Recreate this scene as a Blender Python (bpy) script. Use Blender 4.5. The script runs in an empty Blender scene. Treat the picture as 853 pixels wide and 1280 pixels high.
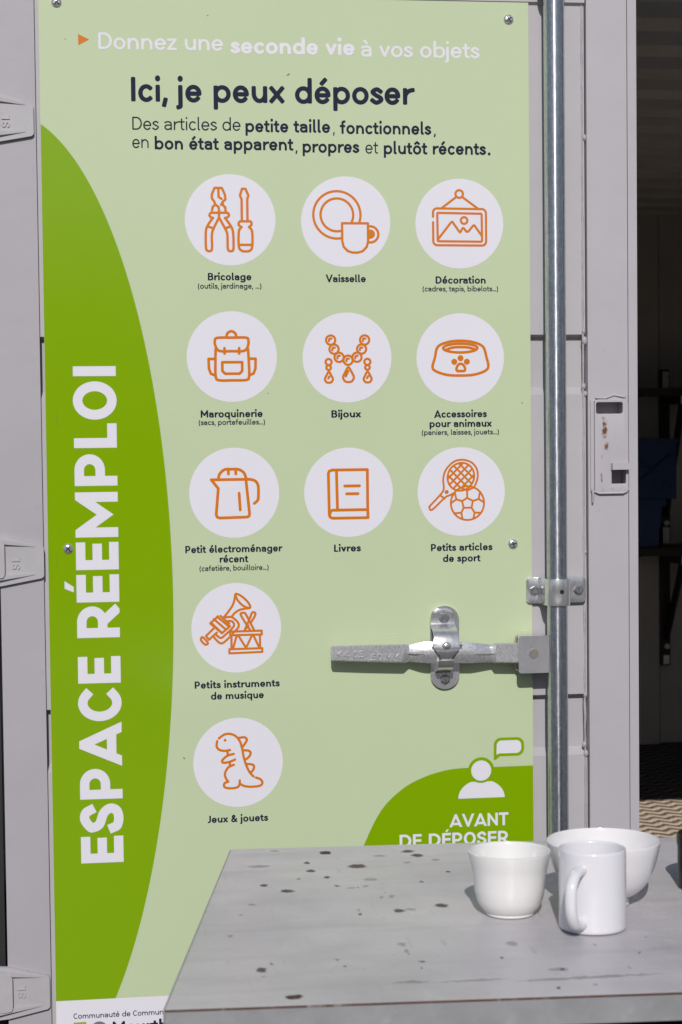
import bpy, bmesh, math, random
from math import sin, cos, pi, radians
from mathutils import Vector, Matrix, geometry
random.seed(7)
S = bpy.context.scene
C = S.collection

# ------------------------------------------------------------------ camera, sky, sun, exposure
ROW0 = 1.857                                   # height of the first row of pictograms on the sign
CAM = Vector((-0.291959, -3.607054, ROW0 - 0.388199))
PITCH, ROLL, YAW = -0.043835, 0.010915, -0.136208
RM = Matrix.Rotation(YAW, 3, 'Z') @ Matrix.Rotation(PITCH, 3, 'X') @ Matrix.Rotation(ROLL, 3, 'Y')
FPX = 2400.0
cd = bpy.data.cameras.new('camera'); cam = bpy.data.objects.new('camera', cd); C.objects.link(cam)
cam.matrix_world = Matrix.Translation(CAM) @ (RM @ Matrix.Rotation(pi/2, 3, 'X')).to_4x4()
cd.sensor_fit = 'HORIZONTAL'; cd.sensor_width = 36.0; cd.lens = FPX/853*36.0
cd.clip_start = 0.05; cd.clip_end = 3000
cd.dof.use_dof = True; cd.dof.focus_distance = 3.62; cd.dof.aperture_fstop = 18.0
S.camera = cam

SUN_EL, SUN_AZ = 34.5, 9.0                     # elevation; degrees to the left of the door's normal
w = bpy.data.worlds.new('World'); S.world = w; w.use_nodes = True
wn = w.node_tree.nodes; wl = w.node_tree.links
sky = wn.new('ShaderNodeTexSky'); sky.sky_type = 'NISHITA'; sky.sun_disc = False
sky.sun_elevation = radians(SUN_EL); sky.sun_rotation = radians(180 + SUN_AZ)
sky.air_density = 1.0; sky.dust_density = 1.2
wl.new(sky.outputs[0], wn['Background'].inputs[0]); wn['Background'].inputs[1].default_value = 0.06
ld = bpy.data.lights.new('sun', 'SUN'); sun = bpy.data.objects.new('sun', ld); C.objects.link(sun)
ld.energy = 3.2; ld.angle = radians(0.5); ld.color = (1.0, 0.965, 0.93)
sd = Vector((-sin(radians(SUN_AZ))*cos(radians(SUN_EL)), -cos(radians(SUN_AZ))*cos(radians(SUN_EL)), sin(radians(SUN_EL))))
sun.rotation_euler = sd.to_track_quat('Z', 'Y').to_euler(); sun.location = sd*20
S.view_settings.view_transform = 'Standard'; S.view_settings.look = 'None'
S.view_settings.exposure = 0.0; S.view_settings.gamma = 1.0; S.view_settings.use_curve_mapping = False
S.render.engine = 'CYCLES'; S.cycles.max_bounces = 8; S.cycles.use_denoising = True

# survey of the photograph: where the sight line through a photo point (853x1280) meets a plane of the place
def _ray(px, py): return RM @ Vector(((px - 426.5)/FPX, 1.0, -(py - 640.0)/FPX))
def aty(px, py, Y=0.0):
    d = _ray(px, py); return CAM + d*((Y - CAM.y)/d.y)
def atz(px, py, Z):
    d = _ray(px, py); return CAM + d*((Z - CAM.z)/d.z)
def X(px, py, Y=0.0): return aty(px, py, Y).x
def Z(px, py, Y=0.0): return aty(px, py, Y).z

# ------------------------------------------------------------------ helpers
def lin(r, g, b):
    f = lambda c: (c/255/12.92) if c/255 <= .04045 else ((c/255+.055)/1.055)**2.4
    return (f(r), f(g), f(b), 1.0)

def empty(name, label, cat, loc, group=None):
    o = bpy.data.objects.new(name, None); C.objects.link(o); o.location = loc
    o.empty_display_size = 0.05
    o['label'] = label; o['category'] = cat
    if group: o['group'] = group
    return o
def tag(o, label, cat, group=None):
    o['label'] = label; o['category'] = cat
    if group: o['group'] = group
    return o
def link(name, me, mats, parent=None, smooth=None):
    o = bpy.data.objects.new(name, me); C.objects.link(o)
    for m in (mats if isinstance(mats, (list, tuple)) else [mats]): me.materials.append(m)
    if parent is not None:
        o.parent = parent
        if parent.type == 'EMPTY': o.matrix_parent_inverse = Matrix.Translation(-Vector(parent.location))
    if smooth is not None:
        for p in me.polygons: p.use_smooth = True
        me.set_sharp_from_angle(angle=radians(smooth))
    return o
def obj(name, bm, mats, parent=None, smooth=None, recalc=True):
    if recalc: bmesh.ops.recalc_face_normals(bm, faces=bm.faces)
    me = bpy.data.meshes.new(name); bm.to_mesh(me); bm.free()
    return link(name, me, mats, parent, smooth)
def bevel(bm, w, seg=2, ang=30, geom=None):
    es = [e for e in (geom or bm.edges) if len(e.link_faces) == 2 and e.calc_face_angle(0) > radians(ang)]
    if es: bmesh.ops.bevel(bm, geom=es, offset=w, segments=seg, profile=.6, affect='EDGES', clamp_overlap=True)
    return bm
def box(bm, x0, x1, y0, y1, z0, z1, mi=0):
    vs = [bm.verts.new(p) for p in ((x0,y0,z0),(x1,y0,z0),(x1,y1,z0),(x0,y1,z0),(x0,y0,z1),(x1,y0,z1),(x1,y1,z1),(x0,y1,z1))]
    for f in ((0,1,5,4),(1,2,6,5),(2,3,7,6),(3,0,4,7),(4,5,6,7),(3,2,1,0)):
        bm.faces.new([vs[i] for i in f]).material_index = mi
    return vs
def prism(bm, pts, y0, y1, mi=0):
    """outline in the x-z plane, extruded from y0 to y1"""
    a = [bm.verts.new((p[0], y0, p[1])) for p in pts]; b = [bm.verts.new((p[0], y1, p[1])) for p in pts]
    n = len(pts)
    bm.faces.new(a).material_index = mi; bm.faces.new(b[::-1]).material_index = mi
    for i in range(n): bm.faces.new((a[i], b[i], b[(i+1) % n], a[(i+1) % n])).material_index = mi
def prism_z(bm, pts, z0, z1):
    """outline in the x-y plane, extruded from z0 to z1"""
    a = [bm.verts.new((p[0], p[1], z0)) for p in pts]; b = [bm.verts.new((p[0], p[1], z1)) for p in pts]
    n = len(pts)
    bm.faces.new(a); bm.faces.new(b[::-1])
    for i in range(n): bm.faces.new((a[i], b[i], b[(i+1) % n], a[(i+1) % n]))
def prism_x(bm, pts, x0, x1):
    """outline in the y-z plane, extruded from x0 to x1"""
    a = [bm.verts.new((x0, p[0], p[1])) for p in pts]; b = [bm.verts.new((x1, p[0], p[1])) for p in pts]
    n = len(pts)
    bm.faces.new(a); bm.faces.new(b[::-1])
    for i in range(n): bm.faces.new((a[i], b[i], b[(i+1) % n], a[(i+1) % n]))
def rrect(x0, x1, z0, z1, r, n=5):
    out = []
    for cx, cz, a in ((x1-r, z1-r, 0), (x0+r, z1-r, 90), (x0+r, z0+r, 180), (x1-r, z0+r, 270)):
        for i in range(n+1):
            t = radians(a + 90*i/n); out.append((cx+r*cos(t), cz+r*sin(t)))
    return out
def tube(bm, pts, r, n=12, caps=True, closed=False, sx=1.0):
    pts = [Vector(p) for p in pts]; rings = []; m = len(pts)
    up = None
    for i, p in enumerate(pts):
        if closed: d = pts[(i+1) % m] - pts[i-1]
        else: d = pts[min(i+1, m-1)] - pts[max(i-1, 0)]
        d.normalize()
        if up is None:
            up = Vector((0,0,1)) if abs(d.z) < .9 else Vector((1,0,0))
        u = d.cross(up).normalized(); v = u.cross(d).normalized(); up = v
        rr = r[i] if isinstance(r, (list, tuple)) else r
        rings.append([bm.verts.new(p + u*cos(2*pi*k/n)*rr*sx + v*sin(2*pi*k/n)*rr) for k in range(n)])
    for i in range(m if closed else m-1):
        a, b = rings[i], rings[(i+1) % m]
        for k in range(n): bm.faces.new((a[k], a[(k+1) % n], b[(k+1) % n], b[k]))
    if caps and not closed: bm.faces.new(rings[0][::-1]); bm.faces.new(rings[-1])
def lathe(bm, prof, cx, cy, cz, n=96):
    rings = []
    for r, z in prof:
        if r < 1e-6: rings.append([bm.verts.new((cx, cy, cz+z))])
        else: rings.append([bm.verts.new((cx+r*cos(2*pi*k/n), cy+r*sin(2*pi*k/n), cz+z)) for k in range(n)])
    for a, b in zip(rings, rings[1:]):
        for k in range(n):
            k2 = (k+1) % n
            if len(a) == 1 and len(b) == 1: continue
            if len(a) == 1: bm.faces.new((a[0], b[k], b[k2]))
            elif len(b) == 1: bm.faces.new((a[k], a[k2], b[0]))
            else: bm.faces.new((a[k], a[k2], b[k2], b[k]))
def hexbolt(bm, x, z, y, r, h, rot=0.3, washer=True):
    """hex head lying on a plane y, standing towards the viewer (-y)"""
    a = [(x+r*cos(rot+pi*k/3), z+r*sin(rot+pi*k/3)) for k in range(6)]
    b = [(x+.8*r*cos(rot+pi*k/3), z+.8*r*sin(rot+pi*k/3)) for k in range(6)]
    va = [bm.verts.new((p[0], y-.001, p[1])) for p in a]; vm = [bm.verts.new((p[0], y-h*.8, p[1])) for p in a]
    vb = [bm.verts.new((p[0], y-h, p[1])) for p in b]
    for k in range(6):
        k2 = (k+1) % 6
        bm.faces.new((va[k], va[k2], vm[k2], vm[k])); bm.faces.new((vm[k], vm[k2], vb[k2], vb[k]))
    bm.faces.new(vb); bm.faces.new(va[::-1])
def smooth(pts, closed=False, n=6):
    m = len(pts); out = []
    rng = range(m) if closed else range(m-1)
    for i in rng:
        p0 = pts[(i-1) % m] if closed or i > 0 else pts[0]
        p1 = pts[i]; p2 = pts[(i+1) % m]
        p3 = pts[(i+2) % m] if closed or i+2 < m else pts[-1]
        for k in range(n):
            t = k/n
            out.append(tuple(.5*((2*p1[j]) + (-p0[j]+p2[j])*t + (2*p0[j]-5*p1[j]+4*p2[j]-p3[j])*t*t + (-p0[j]+3*p1[j]-3*p2[j]+p3[j])*t**3) for j in range(2)))
    if not closed: out.append(tuple(pts[-1]))
    return out

# ------------------------------------------------------------------ materials
def mat(name, col, rough=.5, metal=0.0, spec=.5, var=.06, scale=6.0, bump=0.0, bscale=80.0, dirt=None, coat=0.0, fine=None):
    m = bpy.data.materials.new(name); m.use_nodes = True
    nt = m.node_tree; N = nt.nodes; L = nt.links; b = N['Principled BSDF']
    b.inputs['Roughness'].default_value = rough; b.inputs['Metallic'].default_value = metal
    b.inputs['Specular IOR Level'].default_value = spec; b.inputs['Coat Weight'].default_value = coat
    co = N.new('ShaderNodeTexCoord')
    no = N.new('ShaderNodeTexNoise'); no.inputs['Scale'].default_value = scale; no.inputs['Detail'].default_value = 7
    no.inputs['Roughness'].default_value = .62
    L.new(co.outputs['Object'], no.inputs['Vector'])
    mr = N.new('ShaderNodeMapRange'); mr.inputs['From Min'].default_value = .3; mr.inputs['From Max'].default_value = .7
    mr.inputs['To Min'].default_value = 1-var; mr.inputs['To Max'].default_value = 1+var
    L.new(no.outputs['Fac'], mr.inputs['Value'])
    mx = N.new('ShaderNodeVectorMath'); mx.operation = 'SCALE'; mx.inputs[0].default_value = col[:3]
    L.new(mr.outputs[0], mx.inputs['Scale'])
    out = mx.outputs[0]
    if dirt:                                     # (colour, scale, threshold, softness, strength)
        dn = N.new('ShaderNodeTexNoise'); dn.inputs['Scale'].default_value = dirt[1]; dn.inputs['Detail'].default_value = 9
        dn.inputs['Roughness'].default_value = .7
        L.new(co.outputs['Object'], dn.inputs['Vector'])
        dr = N.new('ShaderNodeMapRange'); dr.inputs['From Min'].default_value = dirt[2]; dr.inputs['From Max'].default_value = dirt[2]+dirt[3]
        dr.inputs['To Max'].default_value = dirt[4]
        L.new(dn.outputs['Fac'], dr.inputs['Value'])
        mi = N.new('ShaderNodeMix'); mi.data_type = 'RGBA'; mi.inputs['B'].default_value = dirt[0]
        L.new(dr.outputs[0], mi.inputs['Factor']); L.new(out, mi.inputs['A']); out = mi.outputs['Result']
    L.new(out, b.inputs['Base Color'])
    rr = N.new('ShaderNodeMapRange'); rr.inputs['From Min'].default_value = .3; rr.inputs['From Max'].default_value = .7
    rr.inputs['To Min'].default_value = max(.02, rough*.85); rr.inputs['To Max'].default_value = min(1, rough*1.15)
    L.new(no.outputs['Fac'], rr.inputs['Value']); L.new(rr.outputs[0], b.inputs['Roughness'])
    if bump:
        bn = N.new('ShaderNodeTexNoise'); bn.inputs['Scale'].default_value = bscale; bn.inputs['Detail'].default_value = 5
        L.new(co.outputs['Object'], bn.inputs['Vector'])
        bu = N.new('ShaderNodeBump'); bu.inputs['Strength'].default_value = 1.0; bu.inputs['Distance'].default_value = bump
        L.new(bn.outputs['Fac'], bu.inputs['Height']); L.new(bu.outputs[0], b.inputs['Normal'])
    return m
M = {}
M['light_green'] = mat('printed light green', (.50, .585, .38), .16, spec=.5, var=.012, scale=3)
M['green'] = mat('printed leaf green', (.20, .36, .001), .16, spec=.5, var=.012, scale=3)
M['sign_white'] = mat('printed white', (.715, .705, .775), .16, spec=.5, var=.01, scale=4)
M['ink'] = mat('printed dark ink', (.016, .018, .042), .16, spec=.22, var=.05)
M['orange'] = mat('printed orange', (.62, .175, .010), .16, spec=.5, var=.02)
M['olive'] = mat('printed olive', (.35, .36, .05), .38, spec=.4, var=.02)
M['grey_ink'] = mat('printed grey', (.16, .17, .19), .38, spec=.4, var=.02)
M['sheet_edge'] = mat('cut composite sheet', (.30, .31, .32), .5)
M['paint'] = mat('grey container paint', (.435, .418, .442), .42, spec=.4, var=.03, scale=5, bump=.0006, bscale=22, dirt=((.34,.32,.33,1), 9, .60, .2, .22))
M['stile_paint'] = mat('grey container paint on steel', (.428, .410, .440), .40, spec=.4, var=.035, scale=4, bump=.0005, bscale=30, dirt=((.30,.26,.24,1), 22, .655, .10, .45))
M['dimmed_paint'] = mat('grey paint toned down for dim side', (.375, .358, .392), .48, spec=.4, var=.04, scale=4, bump=.0005, bscale=30, dirt=((.28,.25,.24,1), 20, .64, .12, .4))  # base grey lowered to imitate dimmer light on the left stile
M['sealant'] = mat('grey sealant', (.36, .35, .37), .55, var=.15, scale=60, bump=.001, bscale=120)
M['rubber'] = mat('black rubber', (.012, .012, .014), .65, var=.2)
M['hinge_paint'] = mat('grey cast hinge', (.405, .395, .42), .42, var=.04, scale=25, bump=.0002, bscale=120)
M['inner_paint'] = mat('interior grey paint', (.43, .425, .425), .55, var=.08, scale=3)
M['ground'] = mat('pale asphalt', (.115, .11, .105), .9, var=.25, scale=40, bump=.004, bscale=160)
M['steel_dark'] = mat('black shelf steel', (.012, .012, .013), .45, var=.1)
M['board_dark'] = mat('dark shelf board', (.02, .019, .018), .6, var=.2, scale=30)
M['plate'] = mat('bright plated steel', (.75, .73, .70), .35, metal=.1, var=.2, scale=60)
M['blue_plastic'] = mat('blue crate plastic', (.012, .045, .17), .45, var=.08)
M['ceramic_cream'] = mat('warm white glazed stoneware', (.74, .735, .725), .12, spec=.5, var=.015, scale=8, coat=.3)
M['ceramic_white'] = mat('white glazed china', (.74, .725, .74), .10, spec=.5, var=.01, scale=8, coat=.3)
M['mug_white'] = mat('cool white glazed mug', (.70, .695, .735), .14, spec=.5, var=.01, scale=8, coat=.3)
M['black_tin'] = mat('black lacquer', (.006, .006, .008), .35, spec=.25, var=.1)
M['leg_steel'] = mat('grey steel legs', (.10, .10, .11), .45, metal=.5, var=.1)
M['blackhole'] = mat('dark bolt hole', (.01, .01, .01), .8)

def zinc_mat(name, lo, hi, rough, streak, spangle=.2, bmp=.0002, metal=.92, aniso=0, arot=0):
    """galvanised steel: spangle, fine scratches and a duller film"""
    m = bpy.data.materials.new(name); m.use_nodes = True
    nt = m.node_tree; N = nt.nodes; L = nt.links; b = N['Principled BSDF']
    co = N.new('ShaderNodeTexCoord'); mp = N.new('ShaderNodeMapping')
    mp.inputs['Rotation'].default_value = (0, radians(28), radians(20)); mp.inputs['Scale'].default_value = streak
    L.new(co.outputs['Object'], mp.inputs['Vector'])
    sc = N.new('ShaderNodeTexNoise'); sc.inputs['Scale'].default_value = 1.0; sc.inputs['Detail'].default_value = 6; sc.inputs['Roughness'].default_value = .75
    L.new(mp.outputs[0], sc.inputs['Vector'])
    vo = N.new('ShaderNodeTexVoronoi'); vo.inputs['Scale'].default_value = 170
    L.new(co.outputs['Object'], vo.inputs['Vector'])
    mixv = N.new('ShaderNodeMath'); mixv.operation = 'MULTIPLY_ADD'; mixv.inputs[1].default_value = spangle
    sep = N.new('ShaderNodeSeparateColor'); L.new(vo.outputs['Color'], sep.inputs[0])
    L.new(sep.outputs[0], mixv.inputs[0]); L.new(sc.outputs['Fac'], mixv.inputs[2])
    cr = N.new('ShaderNodeMapRange'); cr.inputs['From Min'].default_value = .45; cr.inputs['From Max'].default_value = .9
    L.new(mixv.outputs[0], cr.inputs['Value'])
    mi = N.new('ShaderNodeMix'); mi.data_type = 'RGBA'; mi.inputs['A'].default_value = lo; mi.inputs['B'].default_value = hi
    L.new(cr.outputs[0], mi.inputs['Factor']); L.new(mi.outputs['Result'], b.inputs['Base Color'])
    b.inputs['Metallic'].default_value = metal
    if aniso:
        b.inputs['Anisotropic'].default_value = aniso; b.inputs['Anisotropic Rotation'].default_value = arot
        tg = N.new('ShaderNodeTangent'); tg.direction_type = 'RADIAL'; tg.axis = 'Z'; L.new(tg.outputs[0], b.inputs['Tangent'])
    rr = N.new('ShaderNodeMapRange'); rr.inputs['To Min'].default_value = rough*.7; rr.inputs['To Max'].default_value = rough*1.4
    L.new(sc.outputs['Fac'], rr.inputs['Value']); L.new(rr.outputs[0], b.inputs['Roughness'])
    bu = N.new('ShaderNodeBump'); bu.inputs['Distance'].default_value = bmp; bu.inputs['Strength'].default_value = .6
    L.new(sc.outputs['Fac'], bu.inputs['Height']); L.new(bu.outputs[0], b.inputs['Normal'])
    return m
M['zinc_bar'] = zinc_mat('galvanised tube', (.43,.46,.52,1), (.78,.80,.85,1), .24, (420, 420, 40), .12, .00010, .92, .85, .25)
M['zinc'] = zinc_mat('zinc plated steel', (.66,.66,.68,1), (.86,.86,.88,1), .20, (120, 120, 30), .08, .00012, .78)
M['zinc_cast'] = zinc_mat('galvanised forging', (.60,.60,.62,1), (.88,.88,.90,1), .27, (210, 210, 210), .10, .00013, .64)

M['zinc_dull'] = zinc_mat('dull zinc bolt', (.22,.24,.26,1), (.50,.52,.55,1), .30, (150, 150, 150), .2, .0003, .8)
M['rivet'] = mat('bare brownish rivet', (.27,.235,.215), .45, metal=.4, var=.25, scale=250)
def rust_paint():
    """painted catch plate with rust where the paint has been knocked off its left web"""
    m = M['stile_paint'].copy(); m.name = 'chipped grey paint with rust'
    nt = m.node_tree; N = nt.nodes; L = nt.links; b = N['Principled BSDF']
    src = b.inputs['Base Color'].links[0].from_socket
    ge = N.new('ShaderNodeTexCoord'); sx = N.new('ShaderNodeSeparateXYZ'); L.new(ge.outputs['Object'], sx.inputs[0])
    def near(sock, c, wd):
        a = N.new('ShaderNodeMath'); a.operation = 'SUBTRACT'; a.inputs[1].default_value = c; L.new(sock, a.inputs[0])
        q = N.new('ShaderNodeMath'); q.operation = 'ABSOLUTE'; L.new(a.outputs[0], q.inputs[0])
        r = N.new('ShaderNodeMapRange'); r.inputs['From Min'].default_value = wd; r.inputs['From Max'].default_value = wd*.25
        L.new(q.outputs[0], r.inputs['Value']); return r.outputs[0]
    no = N.new('ShaderNodeTexNoise'); no.inputs['Scale'].default_value = 95; no.inputs['Detail'].default_value = 8
    L.new(ge.outputs['Object'], no.inputs['Vector'])
    total = None
    for (px, py, wx, wz, k) in ((755, 535, 6, 24, .9), (757, 560, 6, 14, .7), (751.5, 598, 2.5, 14, .8), (758, 612, 14, 4, .45), (752, 552, 3, 50, .35)):
        p = aty(px, py, -.004)
        mu = N.new('ShaderNodeMath'); mu.operation = 'MULTIPLY'
        L.new(near(sx.outputs['X'], p.x, wx*.0015), mu.inputs[0]); L.new(near(sx.outputs['Z'], p.z, wz*.0015), mu.inputs[1])
        mk = N.new('ShaderNodeMath'); mk.operation = 'MULTIPLY'; mk.inputs[1].default_value = k; L.new(mu.outputs[0], mk.inputs[0])
        if total is None: total = mk.outputs[0]
        else:
            mm = N.new('ShaderNodeMath'); mm.operation = 'MAXIMUM'; L.new(total, mm.inputs[0]); L.new(mk.outputs[0], mm.inputs[1]); total = mm.outputs[0]
    ad = N.new('ShaderNodeMath'); ad.operation = 'MULTIPLY_ADD'; ad.inputs[1].default_value = 1.9; L.new(no.outputs['Fac'], ad.inputs[0])
    sb = N.new('ShaderNodeMath'); sb.operation = 'ADD'; sb.inputs[1].default_value = -.55; L.new(total, sb.inputs[0]); L.new(sb.outputs[0], ad.inputs[2])
    mr = N.new('ShaderNodeMapRange'); mr.inputs['From Min'].default_value = .82; mr.inputs['From Max'].default_value = 1.35; L.new(ad.outputs[0], mr.inputs['Value'])
    cr = N.new('ShaderNodeMix'); cr.data_type = 'RGBA'; cr.inputs['A'].default_value = (.33,.24,.17,1); cr.inputs['B'].default_value = (.12,.045,.02,1); L.new(mr.outputs[0], cr.inputs['Factor'])
    mi = N.new('ShaderNodeMix'); mi.data_type = 'RGBA'; L.new(mr.outputs[0], mi.inputs['Factor']); L.new(src, mi.inputs['A']); L.new(cr.outputs['Result'], mi.inputs['B'])
    L.new(mi.outputs['Result'], b.inputs['Base Color'])
    return m

# ------------------------------------------------------------------ lettering: a round-ended stroke alphabet
XH, CH, AH, DH = .492, .705, .742, -.205
def arc(cx, cy, rx, ry, a0, a1, n=18):
    return [(cx+rx*cos(radians(a0+(a1-a0)*i/n)), cy+ry*sin(radians(a0+(a1-a0)*i/n))) for i in range(n+1)]
def ring(cx, cy, rx, ry, n=32): return ('c', arc(cx, cy, rx, ry, 0, 360, n)[:-1])
def glyph(ch, h, v):
    """centre-line strokes of one letter; h, v are half the stroke width and height; returns (width, strokes)"""
    P = lambda *p: ('p', list(p))
    Q = lambda pts: ('p', pts)
    D = lambda x, y, r=1.12: ('d', x, y, h*r)
    xm = XH/2; bx = XH-v                          # middle of the x-height, centre of its top stroke
    ov = .008
    def bowl(x0, x1): return ring((x0+x1)/2, xm, (x1-x0)/2, xm-v+ov)
    if ch == ' ': return .31, []
    if ch == 'a':
        W = .475+h*.4; r = W-h
        return W, [Q(arc(W*.47, bx-.10, r-W*.47, .10, 150, 0, 12)+[(r, v)]),
                   Q([(r, XH*.56), (W*.50, XH*.56)]+arc(W*.44, XH*.28+v*.5, W*.44-h, XH*.28-v*.5, 90, 270, 14)+[(W*.55, v), (r-.03, XH*.17+v*.3), (r, XH*.3)])]
    if ch == 'b': W = .555+h*.3; return W, [P((h, AH-v), (h, v)), bowl(h, W-h)]
    if ch == 'd': W = .555+h*.3; return W, [P((W-h, AH-v), (W-h, v)), bowl(h, W-h)]
    if ch == 'p': W = .555+h*.3; return W, [P((h, bx), (h, DH+v)), bowl(h, W-h)]
    if ch == 'q': W = .555+h*.3; return W, [P((W-h, bx), (W-h, DH+v)), bowl(h, W-h)]
    if ch == 'g':
        W = .555+h*.3; r = W-h
        return W, [P((r, bx), (r, -.02))if 0 else Q([(r, bx), (r, -.01)]+arc(W*.48, -.01, r-W*.48, -DH-v-.01, 0, -145, 12)), bowl(h, r)]
    if ch == 'o': W = .54+h*.4; return W, [bowl(h, W-h)]
    if ch == 'c': W = .455+h*.45; return W, [Q(arc(W*.55, xm, W*.55-h, xm-v+ov, 48, 312, 24))]
    if ch == 'e':
        W = .52+h*.35; rx = W/2-h
        return W, [Q([(h, xm-.0), (W-h, xm)]+arc(W/2, xm, rx, xm-v+ov, 0, 318, 30))]
    if ch == 'f':
        W = .34+h*.4; x = W*.44
        return W, [Q([(x, v), (x, AH-.13)]+arc(x+.12, AH-.13, .12, .13-v, 180, 85, 8)), P((h*.6, bx), (W-h*1.2, bx))]
    if ch == 'i': W = 2*h; return W, [P((h, bx), (h, v)), D(h, .665, 1.18)]
    if ch == 'j':
        W = 2*h; return W, [Q([(h, bx), (h, DH+.10)]+arc(h-.09, DH+.10, .09, .10-v, 0, -80, 8)), D(h, .665, 1.18)]
    if ch == 'l':
        W = 2*h+.05; return W, [Q([(h, AH-v), (h, .10)]+arc(h+.075, .10, .075, .10-v, 180, 265, 7))]
    if ch in 'nhm':
        W = .505+h*.35; top = AH-v if ch == 'h' else bx
        if ch == 'm':
            W = .82+h*.4; k = (W-2*h)/2
            return W, [P((h, bx), (h, v)), Q([(h, XH*.55)]+arc(h+k/2, bx-.19, k/2, .19, 180, 0, 14)+[(h+k, v)]), Q([(h+k, XH*.55)]+arc(h+1.5*k, bx-.19, k/2, .19, 180, 0, 14)+[(W-h, v)])]
        return W, [P((h, top), (h, v)), Q([(h, XH*.52)]+arc(W/2, bx-.21, W/2-h, .21, 180, 0, 16)+[(W-h, v)])]
    if ch == 'u':
        W = .505+h*.35; return W, [P((W-h, bx), (W-h, v)), Q([(h, bx)]+arc(W/2, v+.21, W/2-h, .21, 180, 360, 16)+[(W-h, XH*.5)])]
    if ch == 'r':
        W = .32+h*.5; return W, [P((h, bx), (h, v)), Q([(h, XH*.5)]+arc(W*.98, bx-.22, W*.98-h, .22, 180, 92, 10))]
    if ch == 's':
        W = .41+h*.5; a, b = h, W-h
        return W, [Q(smooth([(b-.012, bx-.055), (W*.52, bx+ov), (a+.012, XH*.74), (W*.45, XH*.545), (b-.02, XH*.40), (b+.0, XH*.25), (W*.48, v-ov), (a, v+.06)], n=6))]
    if ch == 't':
        W = .33+h*.4; x = W*.42
        return W, [Q([(x, .64-v), (x, .13)]+arc(x+.12, .13, .12, .13-v, 180, 280, 8)), P((h*.6, bx), (W-h, bx))]
    if ch == 'v': W = .49+h*.4; return W, [P((h, bx), (W/2, v), (W-h, bx))]
    if ch == 'x': W = .48+h*.4; return W, [P((h, bx), (W-h, v)), P((W-h, bx), (h, v))]
    if ch == 'y': W = .49+h*.4; return W, [P((h, bx), (W/2, v)), P((W-h, bx), (W*.3, DH+v))]
    if ch == 'z': W = .44+h*.4; return W, [P((h, bx), (W-h, bx), (h, v), (W-h, v))]
    ct = CH-v; cm = CH/2
    if ch == 'A': W = .70+h*.5; return W, [P((h*.9, v*.4), (W/2, ct+v*.3), (W-h*.9, v*.4)), P((W*.22, CH*.24), (W*.78, CH*.24))]
    if ch == 'V': W = .68+h*.5; return W, [P((h*.9, ct+v*.6), (W/2, v*.7), (W-h*.9, ct+v*.6))]
    if ch == 'B':
        W = .55+h*.5; m = CH*.53
        return W, [Q([(h, v), (h, ct), (W*.5, ct)]+arc(W*.5, (ct+m)/2, W*.44-h, (ct-m)/2, 90, -90, 10)+[(h, m)]), Q([(W*.5, m)]+arc(W*.52, (m+v)/2, W*.48-h, (m-v)/2, 90, -90, 10)+[(h, v)])]
    if ch == 'C': W = .565+h*.4; return W, [Q(arc(W*.55, cm, W*.55-h, cm-v+ov, 50, 310, 28))]
    if ch == 'D':
        W = .61+h*.5; k = W*.42
        return W, [('c', [(h, v), (h, ct), (k, ct)]+arc(k, cm, W-h-k, cm-v, 90, -90, 18)+[(k, v)])]
    if ch == 'E': W = .45+h*.4; return W, [P((h, v), (h, ct)), P((h, ct), (W-h, ct)), P((h, cm), (W-h*1.3, cm)), P((h, v), (W-h, v))]
    if ch == 'F': W = .48+h*.4; return W, [P((h, v), (h, ct)), P((h, ct), (W-h, ct)), P((h, cm), (W-h*1.5, cm))]
    if ch == 'H': W = .60+h*.4; return W, [P((h, v), (h, ct)), P((W-h, v), (W-h, ct)), P((h, cm), (W-h, cm))]
    if ch == 'I': return 2*h, [P((h, v), (h, ct))]
    if ch == 'J': W = .30+h*.5; return W, [Q([(W-h, ct), (W-h, .2)]+arc(W-h-.17, .2, .17, .2-v, 0, -95, 10))]
    if ch == 'K': W = .54+h*.5; return W, [P((h, v), (h, ct)), P((W-h, ct), (h, cm*.9)), P((W*.42, cm*1.1), (W-h, v))]
    if ch == 'L': W = .40+h*.3; return W, [P((h, v), (h, ct)), P((h, v), (W-h, v))]
    if ch == 'M': W = .74+h*.6; return W, [P((h, v), (h, ct), (W/2, CH*.30), (W-h, ct), (W-h, v))]
    if ch == 'N': W = .60+h*.4; return W, [P((h, v), (h, ct), (W-h, v), (W-h, ct))]
    if ch == 'O': W = .625+h*.5; return W, [ring(W/2, cm, W/2-h, cm-v+ov, 40)]
    if ch == 'P' or ch == 'R':
        W = .51+h*.5; m = CH*.40
        st = [P((h, v), (h, ct)), Q([(h, ct), (W*.5, ct)]+arc(W*.5, (ct+m)/2, W*.5-h, (ct-m)/2, 90, -90, 14)+[(h, m)])]
        if ch == 'R': st.append(P((W*.60, m*.80), (W-h*.95, v)))
        return W, st
    if ch == 'S':
        W = .48+h*.5; a, b = h, W-h
        return W, [Q(smooth([(b-.02, ct-.085), (W*.70, ct-.012), (W*.48, ct+ov), (a+.03, ct-.075), (a+.012, CH*.70), (W*.30, CH*.555), (W*.66, CH*.46), (b-.005, CH*.33), (b-.005, CH*.22), (W*.72, v+.015), (W*.48, v-ov), (W*.24, v+.02), (a-.0, v+.085)], n=5))]
    if ch == 'T': W = .56+h*.4; return W, [P((h, ct), (W-h, ct)), P((W/2, ct), (W/2, v))]
    if ch == 'U': W = .62+h*.4; return W, [Q([(h, ct)]+arc(W/2, .25, W/2-h, .25-v, 180, 360, 16)+[(W-h, ct)])]
    if ch == '0': W = .50+h*.4; return W, [ring(W/2, cm, W/2-h, cm-v, 32)]
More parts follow.
